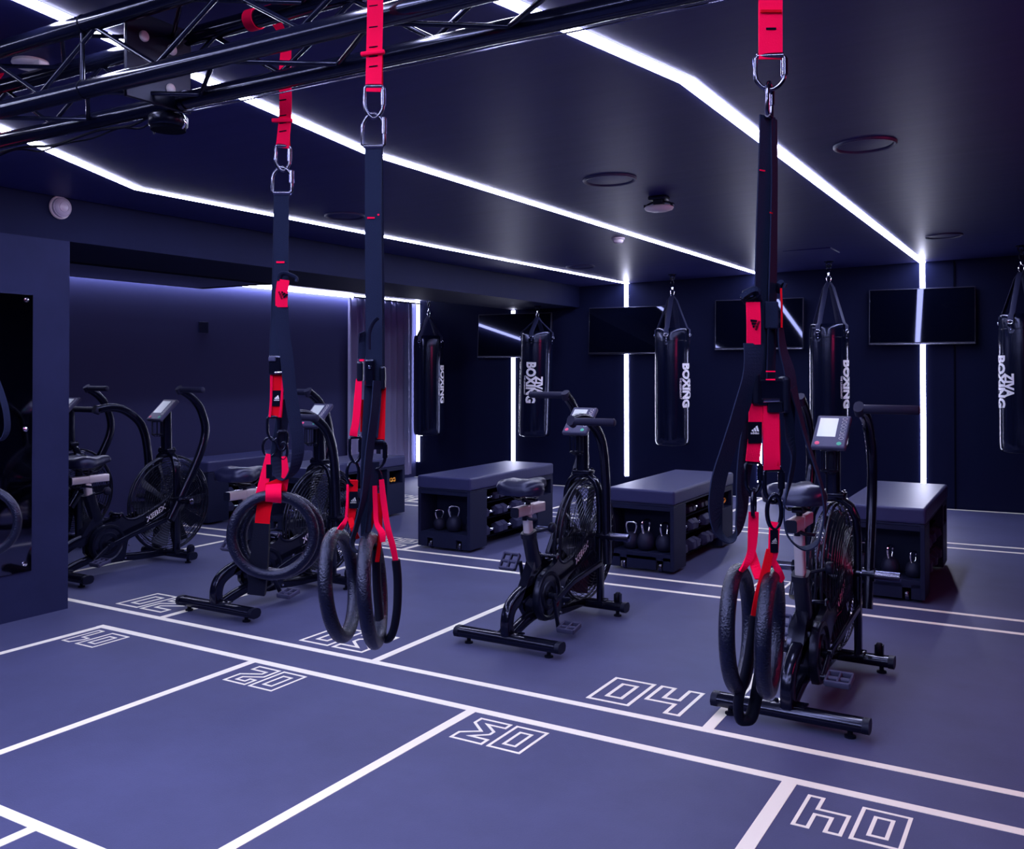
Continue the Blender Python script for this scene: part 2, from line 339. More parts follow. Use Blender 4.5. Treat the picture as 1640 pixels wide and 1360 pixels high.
# ------------------------------------------------------------------ punching bags
def wrap(v, f, R, az, z0, rot=-1):                     # lettering wrapped on a cylinder; text reads downwards
    mb = MB(); out = []
    for x, y, z in v:
        u, h = y, -x                                   # rotate clockwise: reading goes down, letter tops to the right
        a = az+u/R; r = R+.0012+z
        out.append((r*math.sin(a), -r*math.cos(a), z0+h))
    mb.add(out, f); return mb
T_box = text('BOXING', .150, .0070, 0, .80, .012); T_ziva = text('ZIVA', .112, .0055, 0, .82, .012); T_leg = text('THE LEGENDARY', .028, .0006, 0, 1.0, .02)
def bag(x, y, ztop, zb, zapex, zceil, az, label, lean=0, R=.183):
    t = thing('punching_bag', label, 'punching bag', (x, y, zceil), 0, 'black leather punching bags hanging by the back wall')
    t.rotation_euler = (0, lean, 0)
    o = zceil
    prof = [(0, zb+.004-o), (R*.78, zb-o), (R*.93, zb+.012-o), (R*.985, zb+.04-o), (R, zb+.09-o), (R, (zb+ztop)/2-o), (R, ztop-.13-o), (R*.985, ztop-.05-o), (R*.955, ztop-.012-o), (R*.91, ztop-.004-o), (R*.86, ztop-.02-o), (0, ztop-.035-o)]
    part('body', MB().lathe(prof, n=40), M_bag, t)
    part('top_seam', MB().torus((0, 0, ztop-.135-o), R+.001, .003, (1, 0, 0), (0, 1, 0), 40, 6), M_bag, t)
    cam_az = math.atan2(-x, -y) ; base = math.atan2(x-0, -(0-y)*-1) if False else 0
    vd = Vector((0-x, 0-y, 0)).normalized(); va = math.atan2(vd.x, -vd.y)       # azimuth that faces the lens
    for k in range(4):
        a = va+math.radians((-38, 52, 142, 232)[k]+ (az % 7)*3); d = Vector((math.sin(a), -math.cos(a), 0)); q = Vector((d.y, -d.x, 0))
        P = [d*(R*.88)+Vector((0, 0, ztop-o+.005)), d*.05+Vector((0, 0, zapex-o-.05)), d*.012+Vector((0, 0, zapex-o))]
        s1 = MB().rtube([d*(R+.004)+Vector((0, 0, ztop-.075-o)), d*(R+.006)+Vector((0, 0, ztop-.02-o)), *P], .050, .005, q, .3); part('hanging_strap', s1, M_strp, t)
        part('d_ring', MB().torus(d*(R+.012)+Vector((0, 0, ztop-.075-o)), .020, .0042, q, (0, 0, 1), 20, 8, 1.15, .8), M_chr, t)
        lp = MB(); N = 16; vs = [d*(R+.004)+q*(.038*math.cos(2*PI*i/N))*1+Vector((0, 0, ztop-.125-o+.05*math.sin(2*PI*i/N))) for i in range(N)]
        vs = [Vector((v.x, v.y, 0)).normalized()*(R+.0035)+Vector((0, 0, v.z)) for v in vs]; inn = [v-Vector((v.x, v.y, 0)).normalized()*.006 for v in vs]
        lp.add(vs+inn, [tuple(range(N)), tuple(range(2*N-1, N-1, -1))]+[(i, (i+1) % N, N+(i+1) % N, N+i) for i in range(N)])
        pt = part('leather_patch', lp, M_bag, t)
        rv = MB()
        for dz in (-.015, .012): rv.lathe([(0, .003), (.005, .002), (.006, 0)], d*(R+.004)+Vector((0, 0, ztop-.125-o+dz)), 8, Vector((0, 0, 1)).rotation_difference(d).to_matrix())
        part('rivet', rv, M_chr, pt)
    zz = zapex-o; n = -zz
    cb = MB(); h1 = min(.075, n*.45)
    cb.torus((0, 0, zz+h1*.45), h1*.5, .0045, (1, 0, 0), (0, 0, 1), 20, 8, .55, 1); cb.cyl((0, 0, zz+h1*.9), (0, 0, zz+h1*1.25), .010, 12)
    part('snap_hook', cb, M_chr, t)
    rg = MB(); r2 = max(.012, (n-h1*1.2)/2)
    if n-h1*1.2 > .1:
        rg.torus((0, 0, zz+h1*1.2+.05), .028, .005, (1, 0, 0), (0, 0, 1), 20, 8, .6, 1); r2 = .03
        rg.cyl((0, 0, zz+h1*1.2+.075), (0, 0, -.03), .008, 10)
    rg.torus((0, 0, -.03), .024, .006, (1, 0, 0), (0, 0, 1), 20, 8); rg.lathe([(.045, 0), (.045, -.006), (.02, -.012), (0, -.012)], n=20)
    part('ceiling_mount', rg, M_blk, t)
    A = va+math.radians(az); zm = (ztop+zb)/2+.015-o
    part('logo_print', wrap(*T_box, R, A-.22, zm), M_white, t, 'white block letters'); part('logo_print', wrap(*T_ziva, R, A+.31, zm-.03), M_white, t)
    part('logo_print', wrap(*T_leg, R, A-.62, zm-.03), M_white, t)
    return t
bag(-6.66, 9.22, 1.775, .565, 2.01, 2.222, 78, 'punching bag farthest left, hanging beside the corner LED strip')
bag(-5.15, 9.24, 1.80, .60, 1.955, 2.083, -8, 'punching bag leaning slightly, its whole logo facing the room', .03)
bag(-3.55, 9.28, 1.795, .565, 2.135, zc(-3.55), 62, 'punching bag in the middle, between two televisions')
bag(-1.955, 9.28, 1.80, .61, 2.20, zc(-1.955), 72, 'punching bag directly behind the console of the right air bike')
bag(-.322, 9.28, 1.845, .63, 2.21, zc(-.322), -52, 'punching bag farthest right, cut by the picture edge')
# ------------------------------------------------------------------ benches
SH = {}
def share(key, mb, m):
    if key not in SH: SH[key] = mb().mesh(key, m)
    return SH[key]
def bench(xr, y0, label, W=.47, L=1.32):
    # origin at the near right floor corner; x runs left (negative), y away
    t = thing('storage_bench', label, 'bench', (xr, y0, 0), .012, 'padded storage benches in a row')
    Hc = .445; p = .026; T = .24
    def cab(far):
        m = MB()
        for ya, yb in (((0, T),), ((L-.27, L),))[far]:
            m.box2((-p, ya, .02), (0, yb, Hc), .003) if ya == 0 else None
            m.box2((-W, ya, .02), (-W+p, yb, Hc), .003)
            m.box2((-W+p, ya+.004, .105), (-p, yb-.004, .13), .002)
            m.box2((-W+p, ya+.004, Hc-.03), (-p, yb-.004, Hc), .002)
        if far: m.box2((-W+p, L-.27, .02), (-p, L-.25, Hc-.03))
        else: m.box2((-W+p, T-.02, .02), (-p, T, Hc-.03))
        # near end face: kick board with two wheel cut-outs
        if not far:
            for a, b in ((-W+p, -W+.085), (-W+.135, -.125), (-.075, -p)): m.box2((a, .002, .02), (b, .022, .105))
            m.box2((-W+p, .002, .085), (-p, .022, .128)); return m
        m.box2((-W+p, L-.022, .02), (-p, L-.002, Hc))
        # far module right face with a window
        m.box2((-p, L-.27, .02), (0, L, .30), .003); m.box2((-p, L-.27, Hc-.025), (0, L, Hc), .003); m.box2((-p, L-.27, .30), (0, L-.235, Hc-.025)); m.box2((-p, L-.035, .30), (0, L, Hc-.025))
        m.box2((-W+p, L-.25, .27), (-p, L-.02, .30))
        return m
    link('cabinet', share('cabinet', lambda: cab(0), M_box), t); link('cabinet', share('cabinet_far', lambda: cab(1), M_box), t)
    def top(): return MB().box2((-W, 0, Hc), (0, L, Hc+.012), .003)
    link('top_board', share('top_board', top, M_box), t)
    def cush():
        m = MB().box((-W/2, L/2, Hc+.012+.0475), (W+.012, L+.012, .095), .016, seg=4); return m
    link('cushion', share('cushion', cush, M_vin), t)
    def rack():
        m = MB(); ya, yb = T, L-.27
        m.box2((-W/2-.01, ya, .03), (-W/2+.01, yb, Hc-.005))
        for z in (.075, .215, .335):
            m.box2((-.215, ya, z-.006), (-.045, yb, z+.0), 0)
            m.box2((-W+.03, ya, z-.006), (-.255, yb, z))
        return m
    link('dumbbell_rack', share('dumbbell_rack', rack, M_dark), t)
    def whl(): return MB().lathe([(0, -.012), (.030, -.012), (.034, -.008), (.034, .008), (.030, .012), (0, .012)], n=20, M=Matrix.Rotation(PI/2, 3, 'Y'))
    for x in (-W+.11, -.10): link('wheel', share('bench_wheel', whl, M_gun), t, (x, .038, .038))
    return t
B = [(-.70, 5.845, 'storage bench nearest the right, under the rightmost vertical LED strip'), (-2.222, 5.825, 'storage bench behind the middle air bike, its cushion bright and flat'),
     (-3.775, 5.745, 'storage bench under the television, left of the middle air bike'), (-5.33, 5.70, 'storage bench behind the left suspension trainer, yellow handles in its slot'), (-6.42, 5.62, 'storage bench farthest left, against the dark recess wall')]
# kettlebells
def kettle_body(s):
    r = .078*s; return MB().lathe([(0, 0), (r*.62, 0), (r*.86, r*.2), (r, r*.75), (r*.97, r*1.15), (r*.78, r*1.62), (r*.5, r*1.88), (r*.3, r*1.97), (0, r*1.98)], n=28)
def kettle_handle(s):
    r = .078*s
    P = spline([(-.030*s, 0, r*1.75), (-.040*s, 0, r*2.1), (-.052*s, 0, r*2.75), (-.040*s, 0, r*3.12), (0, 0, r*3.22), (.040*s, 0, r*3.12), (.052*s, 0, r*2.75), (.040*s, 0, r*2.1), (.030*s, 0, r*1.75)], 4)
    return MB().tube(P, .0125*s, 10)
def kettle(x, y, rz, s, z, label, grp):
    t = thing('kettlebell', label, 'kettlebell', (x, y, z), rz, grp)
    link('body', share('kettle_body%g' % s, lambda: kettle_body(s), M_iron), t); o = link('handle', share('kettle_handle%g' % s, lambda: kettle_handle(s), M_chr), t); o['label'] = 'polished chrome handle'
# dumbbells
def hexhead(r, y0, y1):
    m = MB(); n = 6; vs = []
    for y, k in ((y0, .86), (y0+.008, 1), (y1-.008, 1), (y1, .86)): vs += [(r*k*math.cos(PI/6+2*PI*i/n), y, r*k*math.sin(PI/6+2*PI*i/n)) for i in range(n)]
    fs = [(j*n+i, j*n+(i+1) % n, (j+1)*n+(i+1) % n, (j+1)*n+i) for j in range(3) for i in range(n)]+[tuple(range(n)), tuple(3*n+i for i in range(n))]
    return m.add(vs, fs)
def dumbbell(x, y, z, r, rx, label, grp, rz=0):
    t = thing('dumbbell', label, 'dumbbell', (x, y, z), rz, grp); t.rotation_euler = (0, rx, rz)
    for sgn in (-1, 1): link('hex_head', share('hex_head%g%d' % (r, sgn), lambda: hexhead(r, *((.062, .132) if sgn > 0 else (-.132, -.062))), M_hex), t)
    link('handle', share('bar%g' % r, lambda: MB().tube([(0, -.064, 0), (0, -.03, 0), (0, 0, 0), (0, .03, 0), (0, .064, 0)], [.012, .0145, .016, .0145, .012], 12), M_chr), t)
names = ['the right bench', 'the middle bench', 'the bench by the tilted bag', 'the bench behind the left trainer', 'the farthest left bench']
for i, (xr, y0, lab) in enumerate(B):
    bench(xr, y0, lab)
    if i < 3:
        spec = {0: [(-.205, .11, 1.3, .68, 'left of the pair'), (-.075, .10, 1.2, .60, 'right of the pair'), (-.36, .12, .3, .70, 'half hidden by the bike arm')],
                1: [(-.345, .10, .1, .72, 'handle seen broadside'), (-.235, .095, 1.3, .80, 'in the centre'), (-.105, .10, 1.3, .76, 'on the right')],
                2: [(-.355, .115, .9, .60, 'the smaller on the left'), (-.215, .11, .7, .76, 'the larger in the centre'), (-.085, .14, .2, .50, 'the smallest at the right')]}[i]
        for x, y, rz, s, l in spec: kettle(xr+x, y0+y, rz, s, .1305, 'chrome handled kettlebell in %s, %s' % (names[i], l), 'kettlebells in the bench ends')
    rows = [(.120, .047, -.062, 'bottom row'), (.257, .043, -.066, 'middle row'), (.366, .032, -.085, 'top row')]
    if i in (0, 3, 4): rows = rows[:2]
    for (z, r, dx, rn) in rows:
        for k, yy in enumerate((.385, .655, .92)):
            dumbbell(xr+dx, y0+yy, z, r, random.uniform(-.25, .25), 'hex dumbbell in %s, %s, %s' % (names[i], rn, ('nearest', 'second', 'farthest')[k]), 'hex dumbbells in the bench racks', random.uniform(-.06, .06))
def band(x, y, z, s, label, n=1):
    P = spline([(-.01, -s, 0), (0, -s*.5, .012), (.004, 0, .016), (0, s*.6, .012), (-.004, s, 0), (0, s*.6, -.012), (.004, 0, -.014), (0, -s*.5, -.01), (-.01, -s, 0)], 4)
    tag(part('band_handle', MB().tube(P[:-1], .0065, 8, closed=True), M_yel, None, None, (x, y, z)), label, 'resistance band')
band(-2.275, 5.825+1.19, .345, .07, 'orange band loop in the slot of the middle bench')
for k in range(3):
    o = MB(); band(-5.385, 5.70+1.115+.045*k, .332, .02, 'yellow and black band handle in the far slot bench, %s of three' % ('left', 'middle', 'right')[k])
# ------------------------------------------------------------------ air bikes
PV = Vector((0, .80, .44))
def m_rear():
    m = MB(); m.rtube([(-.275, 0, .052), (-.27, 0, .052), (.27, 0, .052), (.275, 0, .052)], .075, .05, (0, 1, 0), .42); return m
def m_caps(y, hw, s):
    m = MB()
    m.rtube([(s*(hw-.004), y, .052), (s*(hw+.012), y, .052), (s*(hw+.02), y, .052)], .078, .053, (0, 1, 0), .45)
    return m
def m_front():
    m = MB(); m.rtube([(-.235, .84, .052), (-.23, .84, .052), (.23, .84, .052), (.235, .84, .052)], .07, .046, (0, 1, 0), .42)
    for s in (-1, 1): m.box((s*.12, .84, .078), (.03, .05, .012), .004)
    return m
def m_foot(): return MB().lathe([(.0, 0), (.021, 0), (.021, .008), (.010, .012), (.010, .03), (0, .03)], n=16)
def m_twheel():
    return MB().lathe([(.008, -.012), (.026, -.012), (.030, -.008), (.030, .008), (.026, .012), (.008, .012)], n=20, M=Matrix.Rotation(PI/2, 3, 'Y'))
def m_tbr():
    m = MB()
    for s in (-1, 1): m.box((s*.016, 0, -.004), (.004, .03, .052), .001)
    return m
def m_frame():
    m = MB()
    m.rtube(spline([(0, .0, .06), (0, -.008, .13), (0, .015, .19), (0, .07, .225), (0, .15, .25), (0, .24, .262)], 5), .048, .062, (1, 0, 0), .2)
    m.prism([(.255, .40), (.225, .395), (.095, .215), (.13, .20), (.27, .27), (.30, .33)], -.024, .024, lambda a, b, t: (t, a, b))
    m.rtube(spline([(0, .02, .06), (0, .13, .095), (0, .25, .115), (0, .35, .105), (0, .55, .075), (0, .80, .065)], 5), .042, .05, (1, 0, 0), .2)
    m.box((0, .02, .075), (.13, .07, .008), .002)
    for s in (-.05, .05): m.cyl((s, .02, .078), (s, .02, .088), .008, 8)
    return m
def m_sleeve(): return MB().rtube([(0, .262, .36), (0, .205, .525), (0, .203, .53)], .058, .068, (1, 0, 0), .25).rtube([(0, .207, .515), (0, .200, .54)], .068, .078, (1, 0, 0), .3)
def m_knob(): return MB().cyl((.02, .235, .535), (.085, .262, .555), .007, 8).lathe([(0, -.012), (.022, -.012), (.026, -.006), (.026, .010), (.020, .016), (0, .016)], (.098, .267, .559), 14, Matrix.Rotation(PI/2, 3, 'Y'))
def m_saddle():
    m = MB(); st = [(-.155, .060, .020, .0), (-.14, .100, .030, .008), (-.10, .125, .038, .012), (-.05, .122, .040, .010), (0, .095, .036, .006), (.05, .060, .032, .008), (.10, .040, .028, .014), (.14, .030, .022, .018), (.158, .016, .012, .016)]
    vs = []; n = 16
    for y, hw, hh, dz in st:
        for k in range(n):
            a = 2*PI*k/n; c = math.cos(a); s_ = math.sin(a)
            groove = -.008*math.exp(-(c*hw/.018)**2) if s_ > 0 and y < .08 else 0
            rise = .018*(abs(c)**2)*(hw/.125) if s_ > 0 else 0
            vs.append((hw*(abs(c)**.8)*(1 if c > 0 else -1), y, dz+hh*(s_*1.35 if s_ > 0 else s_*.75)+groove+rise*.6-(.016*abs(c)*(hw/.12) if s_ < 0 else 0)))
    fs = [(i*n+k, i*n+(k+1) % n, (i+1)*n+(k+1) % n, (i+1)*n+k) for i in range(len(st)-1) for k in range(n)]+[tuple(range(n-1, -1, -1)), tuple((len(st)-1)*n+k for k in range(n))]
    m.add(vs, fs, True); return m
def m_srail():
    m = MB()
    for s in (-1, 1): m.tube(spline([(s*.035, -.10, -.022), (s*.03, -.05, -.048), (s*.022, .05, -.048), (s*.015, .11, -.012)], 4), .004, 8)
    m.box((0, .0, -.052), (.05, .05, .022), .004); m.cyl((0, 0, -.085), (0, 0, -.045), .013, 12); m.tube([(-.045, 0, -.05), (.045, 0, -.05)], .006, 8)
    return m
def m_disc():
    m = MB(); R = Matrix.Rotation(PI/2, 3, 'Y')
    m.lathe([(0, .050), (.045, .050), (.05, .062), (.070, .064), (.075, .056), (.098, .056), (.108, .066), (.122, .064), (.128, .052), (.128, .034), (.0, .034)], (0, .31, .205), 44, R)
    return m
def m_shroud():
    m = MB()
    poly = [(.215, .27), (.24, .315), (.30, .335), (.36, .345), (.40, .36), (.405, .385), (.425, .385), (.432, .358), (.47, .340), (.53, .345), (.62, .372), (.70, .405), (.78, .452), (.83, .462), (.84, .36), (.76, .335), (.64, .30), (.52, .255), (.46, .20), (.44, .10), (.42, .07), (.33, .075), (.25, .09), (.20, .15), (.195, .21)]
    for s in (-1, 1): m.prism(poly, s*.030, s*.058, lambda a, b, t: (t, a, b))
    body = [(.20, .22), (.24, .30), (.36, .32), (.40, .10), (.30, .085), (.22, .12)]
    m.prism(body, -.05, .05, lambda a, b, t: (t, a, b))
    rim = [(.40, .372), (.412, .392), (.424, .372), (.45, .350), (.50, .340), (.56, .351), (.64, .380), (.72, .415), (.79, .455)]
    for s in (-1, 1): m.tube([(s*.055, a, b) for a, b in spline([(a, b, 0) for a, b in rim], 3) for a, b in ((a, b),)] if False else [(s*.055, p[0], p[1]) for p in spline([(a, b, 0) for a, b in rim], 3)], .0095, 8)
    m.tube([(x, .412-.02*(1-(x/.055)**2), .385) for x in (-.055, -.04, -.02, 0, .02, .04, .055)], .0095, 8)
    return m
def m_bolts():
    m = MB()
    for y, z in ((.47, .13), (.465, .17), (.46, .215), (.44, .09), (.82, .43), (.80, .37), (.62, .35)): m.lathe([(.006, 0), (.006, .004), (0, .006)], (.0585, y, z), 8, Matrix.Rotation(PI/2, 3, 'Y'))
    return m
FC = Vector((0, .845, .405)); FRX = .335
def m_cage():
    m = MB(); n = 64
    def xo(r): return .085*math.sqrt(max(0, 1-(r/FRX)**2.6))+.004
    for s in (-1, 1):
        rs = [.07+.0158*k for k in range(17)]
        for r in rs:
            x = s*xo(r); m.tube([FC+Vector((x, r*math.cos(2*PI*k/n), r*math.sin(2*PI*k/n))) for k in range(n)], .0018, 5, closed=True)
        m.torus(FC+Vector((s*.012, 0, 0)), FRX, .0065, (0, 1, 0), (0, 0, 1), 64, 8)
        for k in range(14):
            a = 2*PI*k/14; P = [FC+Vector((s*xo(r), r*math.cos(a), r*math.sin(a))) for r in (.06, .12, .18, .24, .29, .32, FRX)]; m.tube(P, .0016, 4, cap=False)
    for k in range(0):
        x = 0; m.tube([FC+Vector((x, (FRX+.004*(1-abs(x)/.05))*math.cos(2*PI*j/n), (FRX+.004)*math.sin(2*PI*j/n))) for j in range(n)], .0020, 4, closed=True)
    return m
def m_cagehub(s):
    m = MB()
    m.lathe([(0, s*.095), (.055, s*.093), (.062, s*.086), (.062, s*.078), (0, s*.078)], FC, 24, Matrix.Rotation(PI/2, 3, 'Y'))
    return m
def m_fan():
    m = MB(); n = 10
    for k in range(n):
        a = 2*PI*k/n; er = Vector((0, math.cos(a), math.sin(a))); et = Vector((0, -math.sin(a), math.cos(a))); ex = Vector((1, 0, 0))
        w0 = (et*.022+ex*.030); w1 = (et*.040+ex*.040); q = [er*.05-w0, er*.295-w1, er*.295+w1, er*.05+w0]; nn = (et-ex).normalized()*.0015
        m.add([FC+v+nn for v in q]+[FC+v-nn for v in q], [(0, 1, 2, 3), (7, 6, 5, 4), (0, 4, 5, 1), (1, 5, 6, 2), (2, 6, 7, 3), (3, 7, 4, 0)])
    m.lathe([(0, -.05), (.05, -.05), (.05, .05), (0, .05)], FC, 20, Matrix.Rotation(PI/2, 3, 'Y')); m.torus(FC, .297, .004, (0, 1, 0), (0, 0, 1), 48, 6)
    return m
def m_fork():
    m = MB(); P = [(-.105, .82, .065), (-.105, .82, .30), (-.105, .82, .60), (-.098, .82, .68), (-.075, .82, .735), (-.04, .82, .762), (0, .82, .770), (.04, .82, .762), (.075, .82, .735), (.098, .82, .68), (.105, .82, .60), (.105, .82, .30), (.105, .82, .065)]
    m.rtube(P, .052, .030, (0, 1, 0), .3); m.rtube([(-.13, .82, .065), (.13, .82, .065)], .06, .03, (0, 1, 0), .3)
    m.cyl((-.12, .80, .44), (.12, .80, .44), .016, 12)
    return m
def m_mast():
    m = MB().rtube([(0, .815, .765), (0, .81, 1.0), (0, .81, 1.055)], .058, .062, (1, 0, 0), .22); m.box((0, .82, .782), (.11, .075, .03), .008)
    for s in (-1, 1):
        for y in (.795, .845): m.lathe([(.007, 0), (.007, .006), (0, .008)], (s*.042, y, .797), 8)
    return m
CR = Matrix.Rotation(math.radians(44), 3, 'X')
def m_console(): return MB().box((0, 0, -.012), (.150, .205, .026), .009, None, 3)
def m_back(): return MB().box((0, 0, -.028), (.09, .12, .02), .006)
def m_screen(): return MB().box((-.018, .022, .0012), (.082, .118, .003), .001)
def m_bezel(): return MB().box((0, 0, .0006), (.136, .19, .0016), .0006)
def m_btn():
    m = MB()
    for k in range(7): m.tube([(.050+.0095*math.cos(a), .078-.0205*k+.0075*math.sin(a), .0022) for a in [2*PI*j/14 for j in range(14)]], .0009, 4, closed=True)
    return m
def m_dot(): return MB().lathe([(0, .0), (.0105, 0), (.0105, .002), (0, .003)], n=16)
def m_holder():
    m = MB(); r = .036; c = Vector((-.0, .735, 0))
    for z in (.90, .99): m.tube([c+Vector((r*math.cos(a), r*math.sin(a), z)) for a in [2*PI*j/20 for j in range(20)]], .0035, 6, closed=True)
    for a in (PI*.8, PI*1.2, PI*1.5, PI*1.8, .3): m.tube([c+Vector((r*math.cos(a), r*math.sin(a), .99)), c+Vector((r*math.cos(a), r*math.sin(a), .90)), c+Vector((r*.4*math.cos(a), r*.4*math.sin(a), .885))], .0032, 6)
    m.box((0, .776, .95), (.03, .012, .14), .004); return m
ARM = [(.15, 211), (.06, 211), (.0, 0), (.10, 31), (.20, 31), (.30, 30.5), (.38, 29.5), (.46, 28), (.54, 25), (.61, 20), (.68, 14), (.735, 7), (.775, 0)]
def m_arm():
    P = [(0, r*math.sin(math.radians(a)), r*math.cos(math.radians(a))) for r, a in ARM]
    m = MB().rtube(spline(P, 4), .040, .056, (1, 0, 0), .35); m.lathe([(.03, -.026), (.03, .026), (0, .026)], (0, 0, 0), 20, Matrix.Rotation(PI/2, 3, 'Y')); return m
def m_grip(s):
    y, z = 0, .775; return MB().tube([(s*.012, y, z), (s*.016, y, z), (s*.235, y, z), (s*.240, y, z)], [.012, .0195, .0195, .015], 18)
def m_cap(s): return MB().rtube([(0, .012, .757), (0, -.012, .790)], .040, .056, (1, 0, 0), .45)
def m_text():
    v, f = text('XEBEX', .047, .0015, .0004, 1.22); a = math.radians(26); out = []
    for x, y, z in v: X = x+y*.25; out.append((.0595+z, .685+X*math.cos(a)-y*math.sin(a), .358+X*math.sin(a)+y*math.cos(a)))
    return MB().add(out, f)
def m_crank(s):
    m = MB().rtube([(s*.085, 0, 0), (s*.092, 0, .165)], .014, .026, (1, 0, 0), .4); m.cyl((s*.06, 0, 0), (s*.098, 0, 0), .016, 12); m.cyl((s*.085, 0, .160), (s*.115, 0, .160), .009, 10); return m
def m_pedal(s):
    m = MB(); c = s*.155
    for y in (-.042, .042): m.rtube([(c-.045, y, 0), (c+.045, y, 0)], .012, .026, (0, 1, 0), .35)
    for x in (-.045, .0, .045): m.rtube([(c+x, -.042, 0), (c+x, .042, 0)], .010, .022, (1, 0, 0), .35)
    m.cyl((c-.05, 0, 0), (c+.045, 0, 0), .009, 10); return m
def m_peg(s): return MB().tube([(s*.12, .80, .44), (s*.165, .80, .44), (s*.167, .80, .44), (s*.285, .80, .44), (s*.288, .80, .44)], [.012, .012, .020, .020, .016], 18)
def bike(x, y, label, la, ra, crank, seat, rz=0):
    t = thing('air_bike', label, 'exercise bike', (x, y, 0), rz, 'black fan exercise bikes')
    def P(name, key, fn, m, parent=None, loc=(0, 0, 0), rot=None, lab=None):
        o = link(name, share('bike_'+key, fn, m), parent or t, loc, rot)
        if lab: o['label'] = lab
        return o
    r = P('rear_stabilizer', 'rear', m_rear, M_blk); P('end_cap', 'rcapl', lambda: m_caps(0, .275, -1), M_plast, r); P('end_cap', 'rcapr', lambda: m_caps(0, .275, 1), M_plast, r)
    for s in (-1, 1): P('foot', 'foot', m_foot, M_rub, r, (s*.225, 0, 0))
    r = P('front_stabilizer', 'front', m_front, M_blk); P('end_cap', 'fcapl', lambda: m_caps(.84, .235, -1), M_plast, r); P('end_cap', 'fcapr', lambda: m_caps(.84, .235, 1), M_plast, r)
    for s in (-1, 1):
        P('foot', 'foot', m_foot, M_rub, r, (s*.20, .84, 0)); q = P('transport_wheel', 'tw', m_twheel, M_rub, r, (s*.185, .875, .092)); P('wheel_bracket', 'tb', m_tbr, M_blk2, q)
    P('frame', 'frame', m_frame, M_blk)
    P('post_sleeve', 'sleeve', m_sleeve, M_blk2); P('adjusting_knob', 'knob', m_knob, M_plast)
    P('seat_post', 'post%g' % seat, lambda: MB().rtube([(0, .205, .50), (0, .205-(seat-.53)*.16, seat-.01)], .038, .044, (1, 0, 0), .2), M_alu, lab='silver seat post')
    sy = .205-(seat-.53)*.16+.015
    sl = P('seat_slider', 'slider', lambda: MB().rtube([(0, -.135, 0), (0, .135, 0)], .044, .048, (1, 0, 0), .12).rtube([(0, -.012, 0), (0, .012, 0)], .048, .052, (1, 0, 0), .12), M_alu, None, (0, sy, seat+.012), None, 'silver seat slider')
    P('slider_cap', 'slcap', lambda: MB().rtube([(0, -.141, 0), (0, -.134, 0)], .045, .049, (1, 0, 0), .2), M_plast, sl)
    P('slider_lever', 'sllev', lambda: MB().tube([(0, -.04, -.03), (.03, -.045, -.04), (.06, -.02, -.045)], .008, 8).cyl((0, -.04, -.05), (0, -.04, -.02), .012, 10), M_plast, sl)
    sd = P('saddle', 'saddle', m_saddle, M_sad, None, (0, sy-.005, seat+.112)); P('saddle_rails', 'srail', m_srail, M_blk2, sd)
    P('drive_shroud', 'shroud', m_shroud, M_blk); P('crank_disc', 'disc', m_disc, M_blk2); P('bolts', 'bolts', m_bolts, M_chr)
    P('logo_print', 'text', m_text, M_white, lab='white lettering on the shroud')
    P('fan_cage', 'cage', m_cage, M_mesh); P('cage_hub', 'cagehubl', lambda: m_cagehub(-1), M_blk2); P('cage_hub', 'cagehubr', lambda: m_cagehub(1), M_blk2); P('fan_wheel', 'fan', m_fan, M_blade)
    P('fork', 'fork', m_fork, M_blk); P('mast', 'mast', m_mast, M_blk)
    c = P('console', 'console', m_console, M_con, None, (0, .775, 1.075)); c.rotation_euler = (math.radians(42), 0, 0)
    P('face_plate', 'bezel', m_bezel, M_con, c); P('display', 'screen', m_screen, M_lcd, c, lab='pale backlit display'); P('housing', 'cback', m_back, M_plast, c)
    P('key_pad', 'btn', m_btn, M_white, c); P('stop_button', 'dotr', m_dot, M_pink, c, (-.05, -.078, .001), None, 'pink round button'); P('start_button', 'dotg', m_dot, M_grn, c, (.045, -.078, .001), None, 'green round button')
    P('bottle_holder', 'holder', m_holder, M_blk2)
    for s, a in ((-1, la), (1, ra)):
        k = 'l' if s < 0 else 'r'
        am = P('handle_arm', 'arm', m_arm, M_blk, None, (s*.155, PV.y, PV.z)); am.rotation_euler = (math.radians(-a), 0, 0)
        P('grip', 'grip'+k, lambda: m_grip(s), M_grip, am); P('arm_cap', 'cap', lambda: m_cap(1), M_grip, am)
        P('foot_peg', 'peg'+k, lambda: m_peg(s), M_gun)
        ca = math.radians(crank)*1; lx = s*.082
        ang = math.radians(211+a); e = Vector((s*.118, PV.y+.15*math.sin(ang), PV.z+.15*math.cos(ang)))
        pc = Vector((0, .31, .205)); off = Vector((0, math.sin(ca), math.cos(ca)))*(1 if s < 0 else -1)
        part('connecting_rod', MB().rtube([pc+Vector((s*.088, 0, 0))+off*.03, (s*.105, .5, (e.z+.205)/2), e], .012, .032, (1, 0, 0), .3), M_blk, t)
        ck = P('crank', 'crank'+k, lambda: m_crank(s), M_blk2, None, pc); ck.rotation_euler = (-ca if s < 0 else PI-ca, 0, 0)
        pd = P('pedal', 'pedal'+k, lambda: m_pedal(s), M_con, ck, (0, 0, .160), None, 'grey pedal'); pd.rotation_euler = (-(ck.rotation_euler[0])+(.9 if s < 0 else .2), 0, 0)
    return t
bike(-.912, 3.592, 'fan bike nearest the camera, right of the picture, behind the right trainer', 4, -16, 72, .735)
bike(-2.322, 3.868, 'fan bike in the middle, standing clear before the benches', 8, -33, -12, .64, 0)
bike(-4.015, 3.582, 'fan bike behind the left and middle trainers, half hidden by rings', 6, -34, -28, .635)
bike(-5.50, 3.625, 'fan bike seen side on beside the dark partition', -34, 0, 55, .625)
